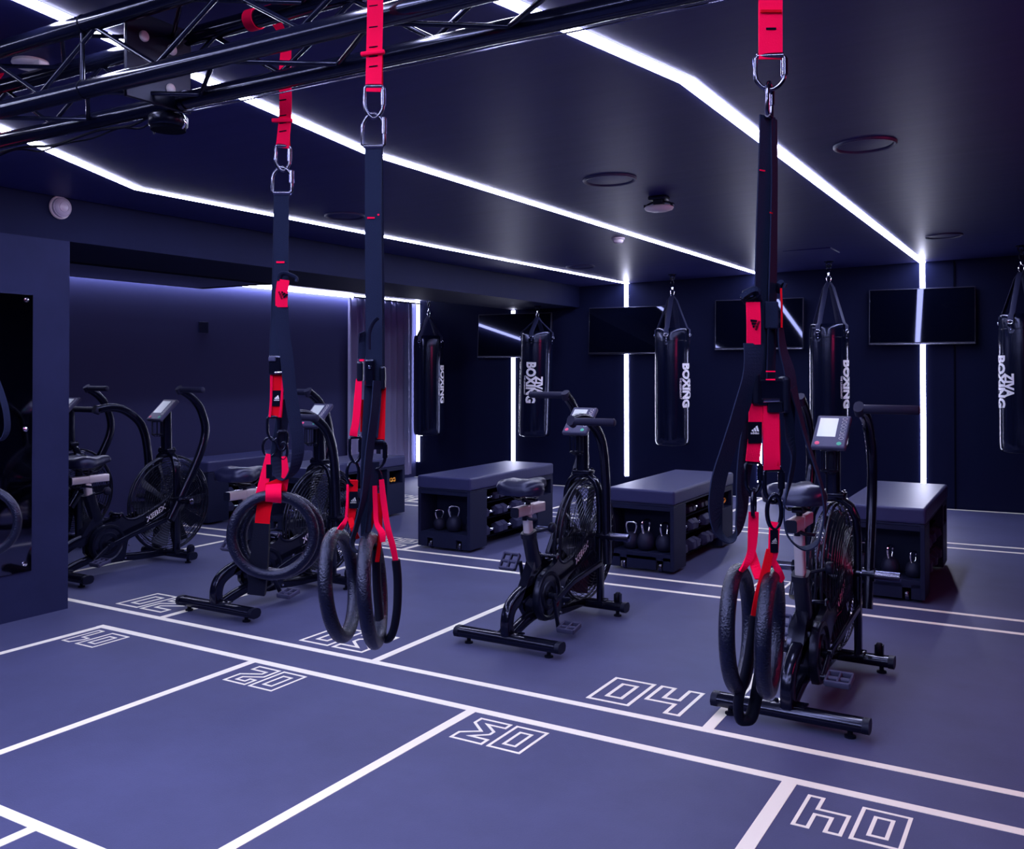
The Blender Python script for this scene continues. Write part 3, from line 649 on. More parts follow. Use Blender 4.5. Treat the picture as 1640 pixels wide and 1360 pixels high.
bike(-6.62, 3.63, 'fan bike farthest left, mostly hidden behind the partition', -30, 4, 20, .625)

# ------------------------------------------------------------------ truss under the ceiling
TY0, TY1, TZ0, TZ1, TR = 1.605, 1.82, 2.13, 2.312, .0255
X0, X1, XP = -4.6, 1.55, -2.202
tr = thing('lighting_truss', 'black square box truss crossing the upper left under the ceiling', 'truss', (0, TY0, TZ0))
def lc(x, y, z): return (x, y-TY0, z-TZ0)
for y in (TY0, TY1):
    for z in (TZ0, TZ1):
        if y == TY0:
            ch = part('chord', MB().cyl(lc(X0, y, z), lc(X1, y, z), TR, 20), M_blk, tr); part('chord_joint', MB().cyl(lc(-2.335, y, z), lc(-2.33, y, z), TR+.0012, 20).cyl(lc(-3.32, y, z), lc(-3.315, y, z), TR+.0012, 20), M_dark, ch)
        else:
            part('chord', MB().cyl(lc(X0, y, z), lc(XP-.02, y, z), TR, 20), M_blk, tr); part('chord', MB().cyl(lc(XP+.03, y, z), lc(X1, y, z), TR, 20), M_blk, tr)
def brace(a, b): part('brace', MB().cyl(lc(*a), lc(*b), .0068, 8), M_blk, tr)
def zig(x0, x1, n, pa, pb, flip=0):
    for i in range(n):
        xa = x0+(x1-x0)*i/n; xb = x0+(x1-x0)*(i+1)/n; A, B_ = (pa, pb) if (i+flip) % 2 == 0 else (pb, pa)
        brace((xa, *A), (xb, *B_))
e = .018
def zz(x0, pitch, n, pa, pb):
    for i in range(n):
        if abs(x0+pitch*(i+.5)+3.32) > .09: brace((x0+pitch*i, *(pa if i % 2 == 0 else pb)), (x0+pitch*(i+1), *(pb if i % 2 == 0 else pa)))
zz(-4.56, .2525, 23, (TY0, TZ0+e), (TY0, TZ1-e)); zz(-4.33, .2525, 23, (TY1, TZ0+e), (TY1, TZ1-e))
zz(-4.38, .2540, 23, (TY0+e, TZ0), (TY1-e, TZ0)); zz(-4.50, .2540, 23, (TY0+e, TZ1), (TY1-e, TZ1))
for xx in (-3.37, -3.27, -2.345, -.87): brace((xx, TY0, TZ0+e), (xx, TY0, TZ1-e)); brace((xx, TY1, TZ0+e), (xx, TY1, TZ1-e)) if abs(xx+2.345) > .1 else None
pl = part('corner_plate', MB().box2(lc(XP-.012, TY0+.035, TZ0-.028), lc(XP, TY1+.04, TZ1+.035), .003), M_blk2, tr, 'black bolted corner block')
for (y, z) in ((1.695, 2.282), (1.790, 2.272), (1.668, 2.165), (1.786, 2.158)):
    part('bolt', MB().lathe([(.0155, 0), (.0155, .004), (.010, .009), (0, .009)], lc(XP, y, z), 14, Matrix.Rotation(PI/2, 3, 'Y')), M_off, pl)
part('end_coupler', MB().cyl(lc(XP+.002, TY1, TZ0), lc(XP+.035, TY1, TZ0), .021, 16).cyl(lc(XP+.012, TY1, TZ0), lc(XP+.03, TY1, TZ0), .029, 16), M_blk, tr)
P = spline([lc(X0, TY1+.01, TZ0-.03), lc(-3.6, TY1+.012, TZ0-.032), lc(-3.2, TY1+.0, TZ0-.04), lc(-3.0, TY1+.02, TZ0-.03), lc(-2.8, TY1+.0, TZ0-.052), lc(-2.6, TY1+.01, TZ0-.03), lc(-2.42, TY1, TZ0-.04), lc(-2.34, TY1+.02, TZ0-.01)], 6)
part('cable', MB().tube(P, .0045, 6), M_rub, tr); P2 = [p+Vector((0, .012, -.006-.008*math.sin(i*.7))) for i, p in enumerate(P)]; part('cable', MB().tube(P2, .003, 6), M_rub, tr)
part('safety_wire', MB().tube([lc(-2.2, TY1+.01, TZ0-.031), lc(X1, TY1+.01, TZ0-.029)], .0022, 6), M_gun, tr)
# par can hanging below the truss block
lt = thing('stage_light', 'flat black stage light hung under the truss block', 'stage light', (-2.29, 1.85, 2.118))
part('housing', MB().lathe([(0, .0), (.050, 0), (.056, .006), (.056, .030), (.050, .036), (0, .036)], (0, 0, -.045), 28), M_blk2, lt); part('base_ring', MB().lathe([(0, -.008), (.05, -.008), (.050, 0)], (0, 0, -.046), 28), M_dark, lt)
part('yoke', MB().tube(spline([(-.062, 0, -.055), (-.072, 0, -.03), (-.064, 0, .0), (-.055, -.01, .03)], 5), .0035, 8), M_blk, lt)
part('yoke', MB().tube(spline([(.062, 0, -.055), (.074, 0, -.04), (.066, 0, -.02), (.055, 0, -.008)], 5), .0035, 8), M_chr, lt)
part('clamp', MB().box((0, -.005, .008), (.05, .05, .034), .006), M_blk2, lt); part('power_cable', MB().tube(spline([(-.05, -.01, -.02), (-.06, -.01, .02), (-.03, -.02, .05), (-.01, -.02, .03)], 5), .004, 6), M_rub, lt)
# ------------------------------------------------------------------ ceiling fixtures
def speaker(x, y, r, label, grp='round ceiling grilles'):
    t = thing('ceiling_speaker', label, 'ceiling speaker', (x, y, zc(x)), 0, grp); t.rotation_euler = (0, -.026, 0)
    part('rim', MB().lathe([(r, .004), (r, -.006), (r*.97, -.012), (r*.90, -.010), (r*.86, -.002), (r*.86, .004)], n=40), M_con, t); part('grille', MB().lathe([(0, -.008), (r*.6, -.007), (r*.86, -.003)], n=40), M_ceil, t)
speaker(-.817, 4.685, .145, 'round ceiling grille nearest the camera, right of the right LED strip'); speaker(-2.14, 4.65, .148, 'round ceiling grille between the two suspension straps and the projector')
speaker(-.825, 8.168, .14, 'round ceiling grille close to the back wall on the right'); speaker(-4.0, 8.02, .14, 'round ceiling grille near the far end of the left LED strip'); speaker(-3.99, 4.60, .13, 'dim round ceiling grille between the left and middle LED strips')
t = thing('ceiling_projector', 'small ceiling fixture with black bracket and pale lens', 'ceiling fixture', (-2.10, 5.27, zc(-2.1)))
part('mount', MB().box((0, 0, -.012), (.11, .09, .024), .008).box((0, 0, -.035), (.06, .05, .03), .006), M_blk2, t)
part('bracket', MB().tube(spline([(-.085, 0, -.052), (-.05, 0, -.035), (0, 0, -.03), (.05, 0, -.035), (.085, 0, -.052)], 4), .006, 8).box((-.085, 0, -.055), (.02, .03, .02), .004).box((.085, 0, -.055), (.02, .03, .02), .004), M_blk, t)
lens = MB(); vs = []; n = 20
for (hx, hy, z) in ((.078, .055, -.058), (.088, .062, -.068), (.080, .055, -.082), (.045, .035, -.092), (0.001, .001, -.094)): vs += [(hx*(abs(math.cos(2*PI*k/n))**.7)*(1 if math.cos(2*PI*k/n) > 0 else -1), hy*(abs(math.sin(2*PI*k/n))**.7)*(1 if math.sin(2*PI*k/n) > 0 else -1), z) for k in range(n)]
lens.add(vs, [(i*n+k, i*n+(k+1) % n, (i+1)*n+(k+1) % n, (i+1)*n+k) for i in range(4) for k in range(n)]+[tuple(range(n))], True); part('lens', lens, M_off, t, 'pale pinkish lens')
t = thing('smoke_detector', 'small white smoke detector beside the middle LED strip', 'smoke detector', (-2.968, 6.604, zc(-2.968)))
part('base', MB().lathe([(.052, .002), (.052, -.012), (.046, -.016), (0, -.016)], n=28), M_off, t); part('cap', MB().lathe([(.040, -.016), (.040, -.030), (.030, -.042), (0, -.044)], n=28), M_off, t)
t = thing('ceiling_sensor', 'white ceiling fitting seen behind the truss at the upper left', 'ceiling fixture', (-2.95, 1.83, zc(-2.95)))
part('base', MB().lathe([(.055, .002), (.058, -.010), (.05, -.020), (0, -.020)], n=28), M_off, t); part('clip', MB().box((.05, 0, -.018), (.05, .035, .02), .006), M_off, t)
t = thing('wall_lamp', 'round ribbed glass lamp on the dark beam at the left', 'lamp', (-4.87, 3.196, 2.268)); RX = Matrix.Rotation(PI/2, 3, 'Y')
part('base', MB().lathe([(0, .0), (.062, .0), (.066, .006), (.062, .014), (0, .014)], (0, 0, 0), 30, RX), M_off, t)
gl = MB()
gl.lathe([(.056, .012), (.054, .026), (.044, .040), (.024, .048), (0, .050)], (0, 0, 0), 30, RX); o = part('glass_dome', gl, M_orb, t)
for q in range(3): part('rib', MB().torus((.030+.009*q, 0, 0), .0535-.013*q, .0022, (0, 1, 0), (0, 0, 1), 30, 6), M_orb, o)
t = thing('wall_plate', 'square blank dark plate on the recess wall', 'wall plate', (XL, 6.164, 1.765))
part('plate', MB().box((.006, 0, 0), (.012, .115, .105), .003), M_wall, t); part('back_box', MB().box((.003, 0, 0), (.006, .10, .09)), M_dark, t)
t = thing('ceiling_unit', 'dark box unit under the recess ceiling behind the partition', 'ceiling unit', (-6.45, 4.72, 2.2235))
part('casing', MB().box((0, 0, -.055), (1.0, 2.6, .11), .01), M_dark, t); part('grille', MB().box((0, 0, -.112), (.8, 2.3, .006), .002), M_blk2, t)
# curtain at the end of the recess wall
cu = thing('curtain', 'grey lavender curtain hanging in folds beside the corner LED strip', 'curtain', (XL, 8.95, 0))
def fold(y0, y1, z0, z1, n, amp):
    mb = MB(); N = 90; vs = []
    for zi, z in enumerate((z0, z0+.4, z1-.4, z1)):
        for k in range(N+1): y = y0+(y1-y0)*k/N; vs.append((.055+amp*math.sin(2*PI*n*k/N+.3*math.sin(k*.5)+.1*zi)+.01*math.sin(k*.33), y-8.95, z))
    mb.add(vs, [(j*(N+1)+k, j*(N+1)+k+1, (j+1)*(N+1)+k+1, (j+1)*(N+1)+k) for j in range(3) for k in range(N)], True); return mb
part('panel', fold(8.20, 8.72, .05, 2.19, 4.5, .018), M_cur, cu); part('panel', fold(8.80, 9.42, .05, 2.19, 5, .020), M_cur, cu)
part('rail', MB().box((.05, .0, 2.20), (.03, 1.3, .02), .003), M_blk2, cu)
# mirror on the partition
t = thing('wall_mirror', 'tall dark bolted mirror panel on the partition at the left edge', 'mirror', (-4.87, 2.2, 1.0))
MM = mat('smoked_mirror', (.13, .13, .18), .04, metal=1)
part('pane', MB().box2((0.001, -1.2, -.745), (.008, .84, .765), .002), MM, t)
for y, z in ((.800, .735), (.800, .03), (.800, -.70), (.0, .735), (.0, -.70)): part('mirror_bolt', MB().lathe([(.013, 0), (.013, .005), (0, .008)], (.008, y, z), 16, RX), M_chr, t)
# ------------------------------------------------------------------ suspension trainers
def ribbon(pts, wpx, d0, ang=0, th=.0026, n=5, m=True):
    """pts: (px, py[, depth offset[, angle]]); width in metres; ang = turn of the face away from the lens, degrees"""
    P = []; A = []; 
    for p in pts: P.append(at(p[0], p[1], d0+(p[2] if len(p) > 2 else 0))); A.append(p[3] if len(p) > 3 else ang)
    S = spline(P, n); K = []
    for i in range(len(P)-1):
        for k in range(n): K.append(A[i]+(A[i+1]-A[i])*k/n)
    K.append(A[-1]); Wl = wpx if isinstance(wpx, (list, tuple)) else [wpx]*len(P); WW = []
    for i in range(len(P)-1):
        for k in range(n): WW.append(Wl[i]+(Wl[i+1]-Wl[i])*k/n)
    WW.append(Wl[-1]); vs = []; fs = []; prev = None
    for i, p in enumerate(S):
        t = (S[min(i+1, len(S)-1)]-S[max(i-1, 0)]).normalized(); a = math.radians(K[i])
        W = RV*math.cos(a)+Vector((-math.sin(YAW), math.cos(YAW), 0))*math.sin(a); W = W-t*W.dot(t)
        if W.length < .15 and prev: W = prev-t*prev.dot(t)
        W.normalize()
        if prev and W.dot(prev) < 0: W = -W
        prev = W; N_ = t.cross(W); w2 = WW[i]/2
        vs += [p-W*w2-N_*th/2, p+W*w2-N_*th/2, p+W*w2+N_*th/2, p-W*w2+N_*th/2]
    k = len(S)
    fs = [(i*4+j, i*4+(j+1) % 4, i*4+4+(j+1) % 4, i*4+4+j) for i in range(k-1) for j in range(4)]+[(3, 2, 1, 0), tuple((k-1)*4+j for j in range(4))]
    mb = MB(); mb.add(vs, fs); return mb
def carab(cx, y0, y1, wpx, d, ang=0, r=.0042, flip=False, dd=0):
    """D-shaped snap link between image heights y0 and y1"""
    c = at(cx, (y0+y1)/2, d+dd); s = d/F; hw = wpx*s/2; hh = (y1-y0)*s/2; a = math.radians(ang)
    X = RV*math.cos(a)+Vector((-math.sin(YAW), math.cos(YAW), 0))*math.sin(a); Z = Vector((0, 0, 1)); sg = -1 if flip else 1
    pts = [(-1, -1), (1, -1), (1, .25), (.8, .62), (.35, .93), (0, 1), (-.35, .93), (-.8, .62), (-1, .25)]
    loop = [c+X*hw*x-Z*hh*y*sg for x, y in pts]; out = []
    for i in range(len(loop)):
        q, b, nx = loop[i-1], loop[i], loop[(i+1) % len(loop)]
        e1 = min(.35*(q-b).length, .006); e2 = min(.35*(nx-b).length, .006); out += [b+(q-b).normalized()*e1, b+(nx-b).normalized()*e2]
    m = MB().tube(out, r, 8, closed=True, up=tuple(X.cross(Z)))
    m.tube([c+X*hw*.98+Z*hh*.75, c+X*hw*.98-Z*hh*.2], r*1.5, 8); m.tube([c+X*hw*.9+Z*hh*.95*sg, c-X*hw*.9+Z*hh*.95*sg], r*1.2, 8); return m
def ring(cx, cy, dia, d, yaw, tilt=0, r=.0145, dd=0):
    c = at(cx, cy, d+dd); a = math.radians(yaw); b = math.radians(tilt)
    X = RV*math.cos(a)+Vector((-math.sin(YAW), math.cos(YAW), 0))*math.sin(a); Z = Vector((0, 0, 1))*math.cos(b)+RV*math.sin(b)
    Z = (Z-X*Z.dot(X)).normalized()
    return MB().torus(c, dia/2-r, r, X, Z, 64, 16)
def box_at(cx, cy, wpx, hpx, dep, d, bev=.003, dd=0, ang=0):
    s = d/F; return MB().box(at(cx, cy, d+dd), (wpx*s, dep, hpx*s), bev, Matrix.Rotation(YAW+math.radians(ang), 3, 'Z'))
def logo(cx, cy, wpx, d, dd, m, parent, rotz=0, ang=0):
    s = d/F; W = wpx*s; mb = MB(); c = at(cx, cy, d+dd); R = (Matrix.Rotation(YAW+math.radians(ang), 3, 'Z') @ Matrix.Rotation(PI/2, 3, 'X') @ Matrix.Rotation(math.radians(rotz), 3, 'Z'))
    vs = []; fs = []
    for k, (x, h) in enumerate(((-.26, .20), (-.02, .36), (.22, .54))):
        o = len(vs); b = .165; sl = h*.50
        for z in (0, .0006): vs += [(x*W, .0, z), ((x+b)*W, 0, z), ((x+b-sl)*W, h*W, z), ((x-sl)*W+0*W, h*W, z)] if k < 0 else [((x-.0)*W, 0, z), ((x+b)*W, 0, z), ((x+b-sl*.58)*W, h*W, z), ((x-sl*.58)*W, (h-.10)*W, z)]
        fs += [(o, o+1, o+2, o+3), (o+7, o+6, o+5, o+4), (o, o+4, o+5, o+1), (o+1, o+5, o+6, o+2), (o+2, o+6, o+7, o+3), (o+3, o+7, o+4, o)]
    tv_, tf = text('adidas', W*.32, W*.004, .0003); o = len(vs); vs += [(x, y-.16*W, z) for x, y, z in tv_]; fs += [tuple(i+o for i in f) for f in tf]
    mb.add([c+R @ Vector(v) for v in vs], fs); part('logo_print', mb, m, parent)
def trainer(name_label, origin):
    t = thing('suspension_trainer', name_label, 'suspension trainer', origin, 0, 'suspension trainers hung from the truss'); return t
def P_(t, name, mb, m, label=None):
    o = t.location; mb.v = [tuple(Vector(v)-o) for v in mb.v]; return part(name, mb, m, t, label)
def child(par, root, name, mb, m, label=None):
    o = root.location; mb.v = [tuple(Vector(v)-o) for v in mb.v]; return part(name, mb, m, par, label)
def logo_on(par, root, *a, **k):
    before = set(bpy.data.objects); logo(*a, parent=par, **k); o = (set(bpy.data.objects)-before).pop()
    for v in o.data.vertices: v.co = v.co-root.location
    return o
def anchor(t, top, bot, d, w=.042):
    pass
# --- right trainer
d = 1.65; t = trainer('red and black suspension trainer nearest the camera, hanging at the right before the fan bike', at(1232, 0, d)); tR = t
a = P_(t, 'anchor_strap', ribbon([(1236, -118, .0), (1236, -60), (1234, 0), (1234, 95)], .042, d, 0, .004), M_red, 'bright red anchor strap')
child(a, t, 'stitch_mark', box_at(1235, 46, 16, 3.5, .001, d, 0, -.0028), M_dark); child(a, t, 'stitch_mark', box_at(1235, 18, 34, 5, .004, d, .001, -.004), M_dred); child(a, t, 'top_loop', MB().cyl((at(1236, -118, d).x-.021, TY0, TZ0), (at(1236, -118, d).x+.021, TY0, TZ0), .030, 24), M_red)
P_(t, 'carabiner', carab(1233, 88, 144, 46, d, -8), M_gun); P_(t, 'carabiner', carab(1232, 132, 188, 29, d, 62, .004, True), M_gun)
P_(t, 'main_strap', ribbon([(1229, 186), (1228, 240), (1224, 350), (1221, 480), (1222, 620)], .038, d, 32, .0026), M_web)
P_(t, 'main_strap', ribbon([(1239, 190, .012), (1240, 300, .012), (1237, 480, .01), (1234, 618, .005)], [.026, .026, .034, .036], d, 52, .0026), M_web)
P_(t, 'strap_keeper', box_at(1235, 505, 22, 44, .012, d, .003), M_web)
for x, y, w_, aa in ((1221, 273, 12, 32), (1234, 595, 15, 0), (1234, 608, 15, 0)): P_(t, 'red_marking', box_at(x, y, w_, 2.2, .0012, d, 0, -.012 if aa else -.018, aa), M_red)
P_(t, 'red_marking', box_at(1235, 341, 9, 2, .0012, d, 0, -.008, 50), M_dred)
P_(t, 'pull_tab', ribbon([(1191, 476, -.01), (1198, 470, -.014), (1209, 466, -.012), (1216, 474, 0)], .026, d, 60, .009), M_web)
P_(t, 'pull_tab', MB().tube([at(x, y, d-.012) for x, y in ((1189, 478), (1193, 484), (1205, 479), (1216, 474), (1215, 466), (1203, 463), (1192, 468), (1189, 478))], .0042, 8), M_rub)
rt = P_(t, 'red_tab', ribbon([(1206, 484, -.016), (1207, 515, -.018), (1207, 552, -.016)], .0245, d, 0, .003), M_red, 'pink red tab with dark logo'); logo_on(rt, t, 1210, 520, 20, d, -.0205, M_dark, rotz=68)
P_(t, 'strap_tail', ribbon([(1207, 550, -.016, 10), (1207, 575, -.018, 20), (1203, 605, -.02, 25), (1192, 640, -.02, 30), (1179, 680, -.02, 35), (1166, 720, -.02, 35), (1152, 765, -.02, 35), (1146, 810, -.02, 40), (1150, 845, -.01, 55), (1164, 863, .0, 80), (1180, 852, .01, 60), (1188, 815, .02, 45), (1190, 770, .02, 40), (1196, 720, .02, 30), (1206, 670, .02, 20), (1214, 632, .015, 10)], .038, d, 0, .0026), M_web)
P_(t, 'pull_tab', ribbon([(1246, 462, .01), (1252, 456, .014), (1259, 458, .012)], .026, d, 60, .008), M_web)
P_(t, 'red_tab', ribbon([(1251, 462, .01), (1252, 490, .01), (1252, 525, .01)], .022, d, 72, .003), M_dred)
P_(t, 'strap_tail', ribbon([(1250, 525, .01, 60), (1254, 560, .01, 50), (1264, 595, .01, 40), (1268, 625, .01, 45), (1264, 660, .01, 40), (1265, 700, .01, 45), (1271, 730, .01, 60), (1266, 765, .01, 60), (1258, 800, 0, 70), (1256, 835, 0, 75), (1264, 862, 0, 80), (1285, 878, .01, 85), (1308, 868, .02, 75), (1320, 835, .02, 65), (1319, 795, .02, 65), (1307, 750, .02, 65), (1292, 705, .02, 65), (1280, 660, .015, 60), (1270, 620, .01, 50)], .032, d, 0, .0026), M_web)
b = P_(t, 'cam_buckle', box_at(1232, 628, 58, 44, .028, d, .005), M_blk); child(b, t, 'buckle_bar', MB().cyl(at(1222, 642, d-.018), at(1248, 641, d-.018), .0035, 10), M_chr); child(b, t, 'buckle_side', box_at(1208, 622, 14, 52, .036, d, .006), M_blk2); child(b, t, 'buckle_side', box_at(1256, 632, 14, 58, .036, d, .006), M_blk2); child(b, t, 'buckle_frame', box_at(1241, 652, 24, 18, .01, d, .002, -.012), M_blk2)
for nm, m_, pts, w_ in (('left', M_red, [(1210, 640, -.005), (1210, 690, -.006), (1207, 722, -.006), (1205, 739, -.004)], .024), ('right', M_red, [(1235, 650, -.008), (1235, 700, -.009), (1236, 735, -.009), (1236, 752, -.006)], .028)):
    o = P_(t, 'handle_webbing', ribbon(pts, w_, d, 0, .004), m_, 'red webbing')
    if nm == 'left': lb = child(o, t, 'label_patch', box_at(1209, 693, 22, 34, .0014, d, 0, -.010), M_dark, 'black label with white logo'); logo_on(lb, t, 1209, 691, 17, d, -.0112, M_white)
    else:
        child(o, t, 'stitched_edge', ribbon([(1246, 672, -.004), (1247, 710, -.006), (1247, 746, -.006)], .010, d, 50, .003), M_dred)
P_(t, 'carabiner', carab(1206, 739, 791, 25, d, 10, .0035), M_blk); P_(t, 'carabiner', carab(1238, 750, 805, 28, d, 5, .0042), M_blk)
P_(t, 'oval_link', MB().torus(at(1207, 806, d), .024, .0036, RV*.35+FV*.9, (0, 0, 1), 28, 8, .7, 1.0), M_blk); P_(t, 'oval_link', MB().torus(at(1240, 820, d-.01), .030, .004, RV, (0, 0, 1), 28, 8, .42, 1), M_blk)
P_(t, 'handle_strap', ribbon([(1207, 820, 0), (1206, 850), (1203, 885), (1194, 905, -.005, 20), (1186, 915, -.004, 40)], [.017, .018, .014, .012, .012], d, 0, .0035), M_red, 'red strap'); P_(t, 'handle_strap', ribbon([(1203, 880, .004), (1209, 905), (1216, 928, -.015, 30)], [.013, .017, .017], d, 0, .0035), M_red, 'red strap')
o = P_(t, 'handle_strap', ribbon([(1241, 836, -.01), (1240, 850, -.012), (1238, 885, -.012), (1233, 905, -.012)], [.021, .018, .018, .012], d, 0, .0035), M_red, 'red strap'); lb = child(o, t, 'label_patch', box_at(1240, 867, 12.5, 36, .0014, d, 0, -.016), M_dark); logo_on(lb, t, 1240, 868, 11, d, -.0172, M_grey)
P_(t, 'handle_strap', ribbon([(1236, 895, -.010), (1247, 915, -.012), (1253, 930, -.005, 40)], [.010, .012, .012], d, 0, .0035), M_red, 'red strap')
P_(t, 'handle_strap', ribbon([(1233, 880, -.014), (1226, 915, -.018), (1217, 955, -.022), (1211, 988, -.022)], [.012, .015, .019, .019], d, 0, .0035), M_dred, 'deep red strap'); P_(t, 'handle_strap', ribbon([(1234, 885, -.010), (1227, 930, -.012), (1223, 990, -.012)], .007, d, 70, .003), M_red)
P_(t, 'foot_cradle', MB().tube(spline([at(x, y, d+e_) for x, y, e_ in ((1209, 986, -.02), (1203, 1030, -.02), (1194, 1080, -.02), (1183, 1120, -.018), (1184, 1148, -.012), (1192, 1153, -.01), (1204, 1146, -.005), (1214, 1100, .0), (1221, 1050, .0), (1225, 985, -.008))], 5), [.0115]*46, 10, scale=(1.0, .75)), M_rub, 'black padded foot loop')
P_(t, 'ring_handle', ring(1183, 1006, .228, d, 65, -2, .0142, .02), M_ring); P_(t, 'ring_handle', ring(1234, 1014, .226, d, 67, 1.5, .0142, -.005), M_ring)
# --- middle trainer
d = 1.985; t = trainer('suspension trainer in the middle, its two rings low over the floor number', at(598, 0, d))
a = P_(t, 'anchor_strap', ribbon([(599, -120, .03), (600, -60, .015), (601, 0), (600, 60), (598, 147)], .034, d, 0, .0035), M_red, 'bright red anchor strap'); child(a, t, 'top_loop', MB().cyl((at(600, -128, d).x-.017, TY0, TZ1), (at(600, -128, d).x+.017, TY0, TZ1), .029, 24), M_red)
for y in (9, 43, 75, 90, 106): child(a, t, 'stitch_mark', MB().box(at(598, y, d-.003), (.0185, .001, .0022), 0, Matrix.Rotation(YAW, 3, 'Z') @ Matrix.Rotation(-.13, 3, 'Y')), M_dark)
child(a, t, 'strap_edge', ribbon([(609, 80, .006), (609, 147, .006)], .014, d, 55, .003), M_dred); child(a, t, 'keeper_loop', MB().box(at(597, 85, d-.004), (.052, .012, .009), .003, Matrix.Rotation(YAW, 3, 'Z') @ Matrix.Rotation(-.12, 3, 'Y')), M_red)
P_(t, 'carabiner', carab(599, 137, 190, 30, d, 0, .0038, False), M_gun); P_(t, 'carabiner', carab(598, 182, 236, 35, d, 0, .0038, True), M_gun)
P_(t, 'main_strap', ribbon([(598, 232), (598, 400), (599, 560), (597, 640), (592, 700)], .0355, d, 0, .0026), M_web); P_(t, 'main_strap', ribbon([(602, 236, .012), (604, 420, .012), (605, 620, .012), (603, 720, .012)], .030, d, 20, .0026), M_web)
P_(t, 'red_marking', box_at(594, 349, 12, 2.5, .001, d, 0, -.003), M_red); P_(t, 'red_marking', box_at(606, 344, 3, 2.5, .001, d, 0, -.003), M_red)
P_(t, 'pull_tab', MB().tube(spline([at(x, y, d-.02) for x, y in ((591, 560), (591, 535), (597, 518), (606, 509))], 4), .0038, 8, scale=(1.6, .7)), M_web); P_(t, 'strap_tail', ribbon([(580, 532, -.01, 60), (580, 550), (579, 575)], .016, d, 20, .003), M_web); P_(t, 'red_marking', box_at(579.5, 577, 7, 3.5, .003, d, 0, -.01), M_red)
b = P_(t, 'cam_buckle', box_at(593, 597, 15, 44, .028, d, .005, -.012), M_blk); child(b, t, 'buckle_screw', MB().lathe([(.0035, 0), (.0035, .001), (0, .002)], at(592, 588, d-.0285), 12, Vector((0, 0, 1)).rotation_difference(-FV).to_matrix()), M_chr); child(b, t, 'buckle_side', box_at(577, 595, 10, 32, .02, d, .004), M_blk2); child(b, t, 'buckle_side', box_at(613, 605, 9, 36, .02, d, .004), M_blk2)
P_(t, 'handle_webbing', ribbon([(575, 607, -.006), (573, 640, -.006), (570, 675, -.006), (567, 690, -.006), (566, 698, -.004)], [.0125, .016, .0155, .0165, .0165], d, 0, .004), M_red, 'pink red webbing')
P_(t, 'handle_webbing', ribbon([(589, 620, .004), (590, 665, .004), (592, 708, .004)], .013, d, 20, .004), M_dred, 'deep red webbing'); P_(t, 'handle_webbing', ribbon([(612, 618, .008), (611, 660, .006), (610, 708, .004)], .0165, d, 0, .004), M_dred, 'deep red webbing')
P_(t, 'handle_webbing', ribbon([(580, 640, .0), (579, 692, .0)], .006, d, 60, .003), M_dred)
for args in ((569, 699, 741, 18, 15), (602, 706, 752, 30, 0)): P_(t, 'carabiner', carab(args[0], args[1], args[2], args[3], d, args[4], .0036), M_blk)
P_(t, 'oval_link', MB().torus(at(565, 758, d), .026, .0036, RV*.8+FV*.5, (0, 0, 1), 28, 8, .55, 1), M_blk); P_(t, 'oval_link', MB().torus(at(604, 768, d), .024, .003, RV, (0, 0, 1), 28, 8, .38, 1), M_gun)
o = P_(t, 'handle_strap', ribbon([(565, 769, -.004), (565, 785), (564, 815), (563, 835)], [.022, .021, .018, .012], d, 0, .0035), M_dred, 'red strap'); lb = child(o, t, 'label_patch', box_at(566, 801, 13.5, 27, .0014, d, 0, -.007), M_dark); logo_on(lb, t, 566, 803, 12, d, -.0082, M_grey)
child(o, t, 'bright_edge', ribbon([(557, 776, -.006), (556, 805, -.008), (554, 834, -.008)], .005, d, 0, .003), M_red)
P_(t, 'handle_strap', ribbon([(556, 828, -.006), (551, 838, -.008), (544, 848, -.002, 30)], [.006, .010, .012], d, 0, .0035), M_red); P_(t, 'handle_strap', ribbon([(561, 830, -.004), (566, 848, -.012), (573, 862, .01, 30)], [.012, .011, .008], d, 0, .0035), M_dred)
P_(t, 'handle_strap', ribbon([(600, 778, -.006), (601, 810, -.01), (603, 838, -.018), (612, 854, -.028), (613, 868, -.028)], [.010, .010, .010, .014, .010], d, 20, .0035), M_red, 'red strap'); P_(t, 'handle_strap', ribbon([(595, 785, .002), (597, 830, .0), (590, 856, .01)], .007, d, 0, .003), M_dred)
P_(t, 'handle_strap', ribbon([(611, 768, -.002), (614, 800, -.004), (621, 845, -.006), (629, 875, -.006), (634, 900, -.004)], [.010, .013, .012, .013, .011], d, 0, .0035), M_red, 'long pink red strap'); P_(t, 'handle_strap', ribbon([(607, 790, .004), (609, 850, .006), (604, 900, .008)], .009, d, 40, .003), M_dred)
P_(t, 'foot_cradle', MB().tube(spline([at(x, y, d+e_) for x, y, e_ in ((634, 897, -.004), (637, 930, 0), (636, 975, 0), (630, 1010, .004), (621, 1024, .01), (612, 1015, .02), (606, 970, .03), (603, 920, .03), (604, 880, .02))], 5), [.0105]*41, 10, scale=(1, .8)), M_rub, 'black padded foot loop')
P_(t, 'strap_tail', ribbon([(604, 610, -.02, 60), (600, 660, -.024, 60), (592, 720, -.026, 60), (584, 790, -.026, 70), (572, 840, -.024, 75), (564, 866, -.02, 80), (568, 880, -.016, 88), (577, 880, -.01, 88), (586, 862, -.006, 75), (596, 800, -.004, 60), (600, 740, -.004, 50)], .026, d, 0, .0026), M_web)
P_(t, 'strap_tail', ribbon([(590, 600, -.014), (588, 680, -.012), (587, 760, -.012), (586, 858, -.010)], [.014, .020, .026, .022], d, 25, .0026), M_web)
P_(t, 'ring_handle', ring(545, 936, .243, d, 85, -7, .0150, 0), M_ring); P_(t, 'ring_handle', ring(597, 945, .243, d, 90, -5, .0150, -.03), M_ring)
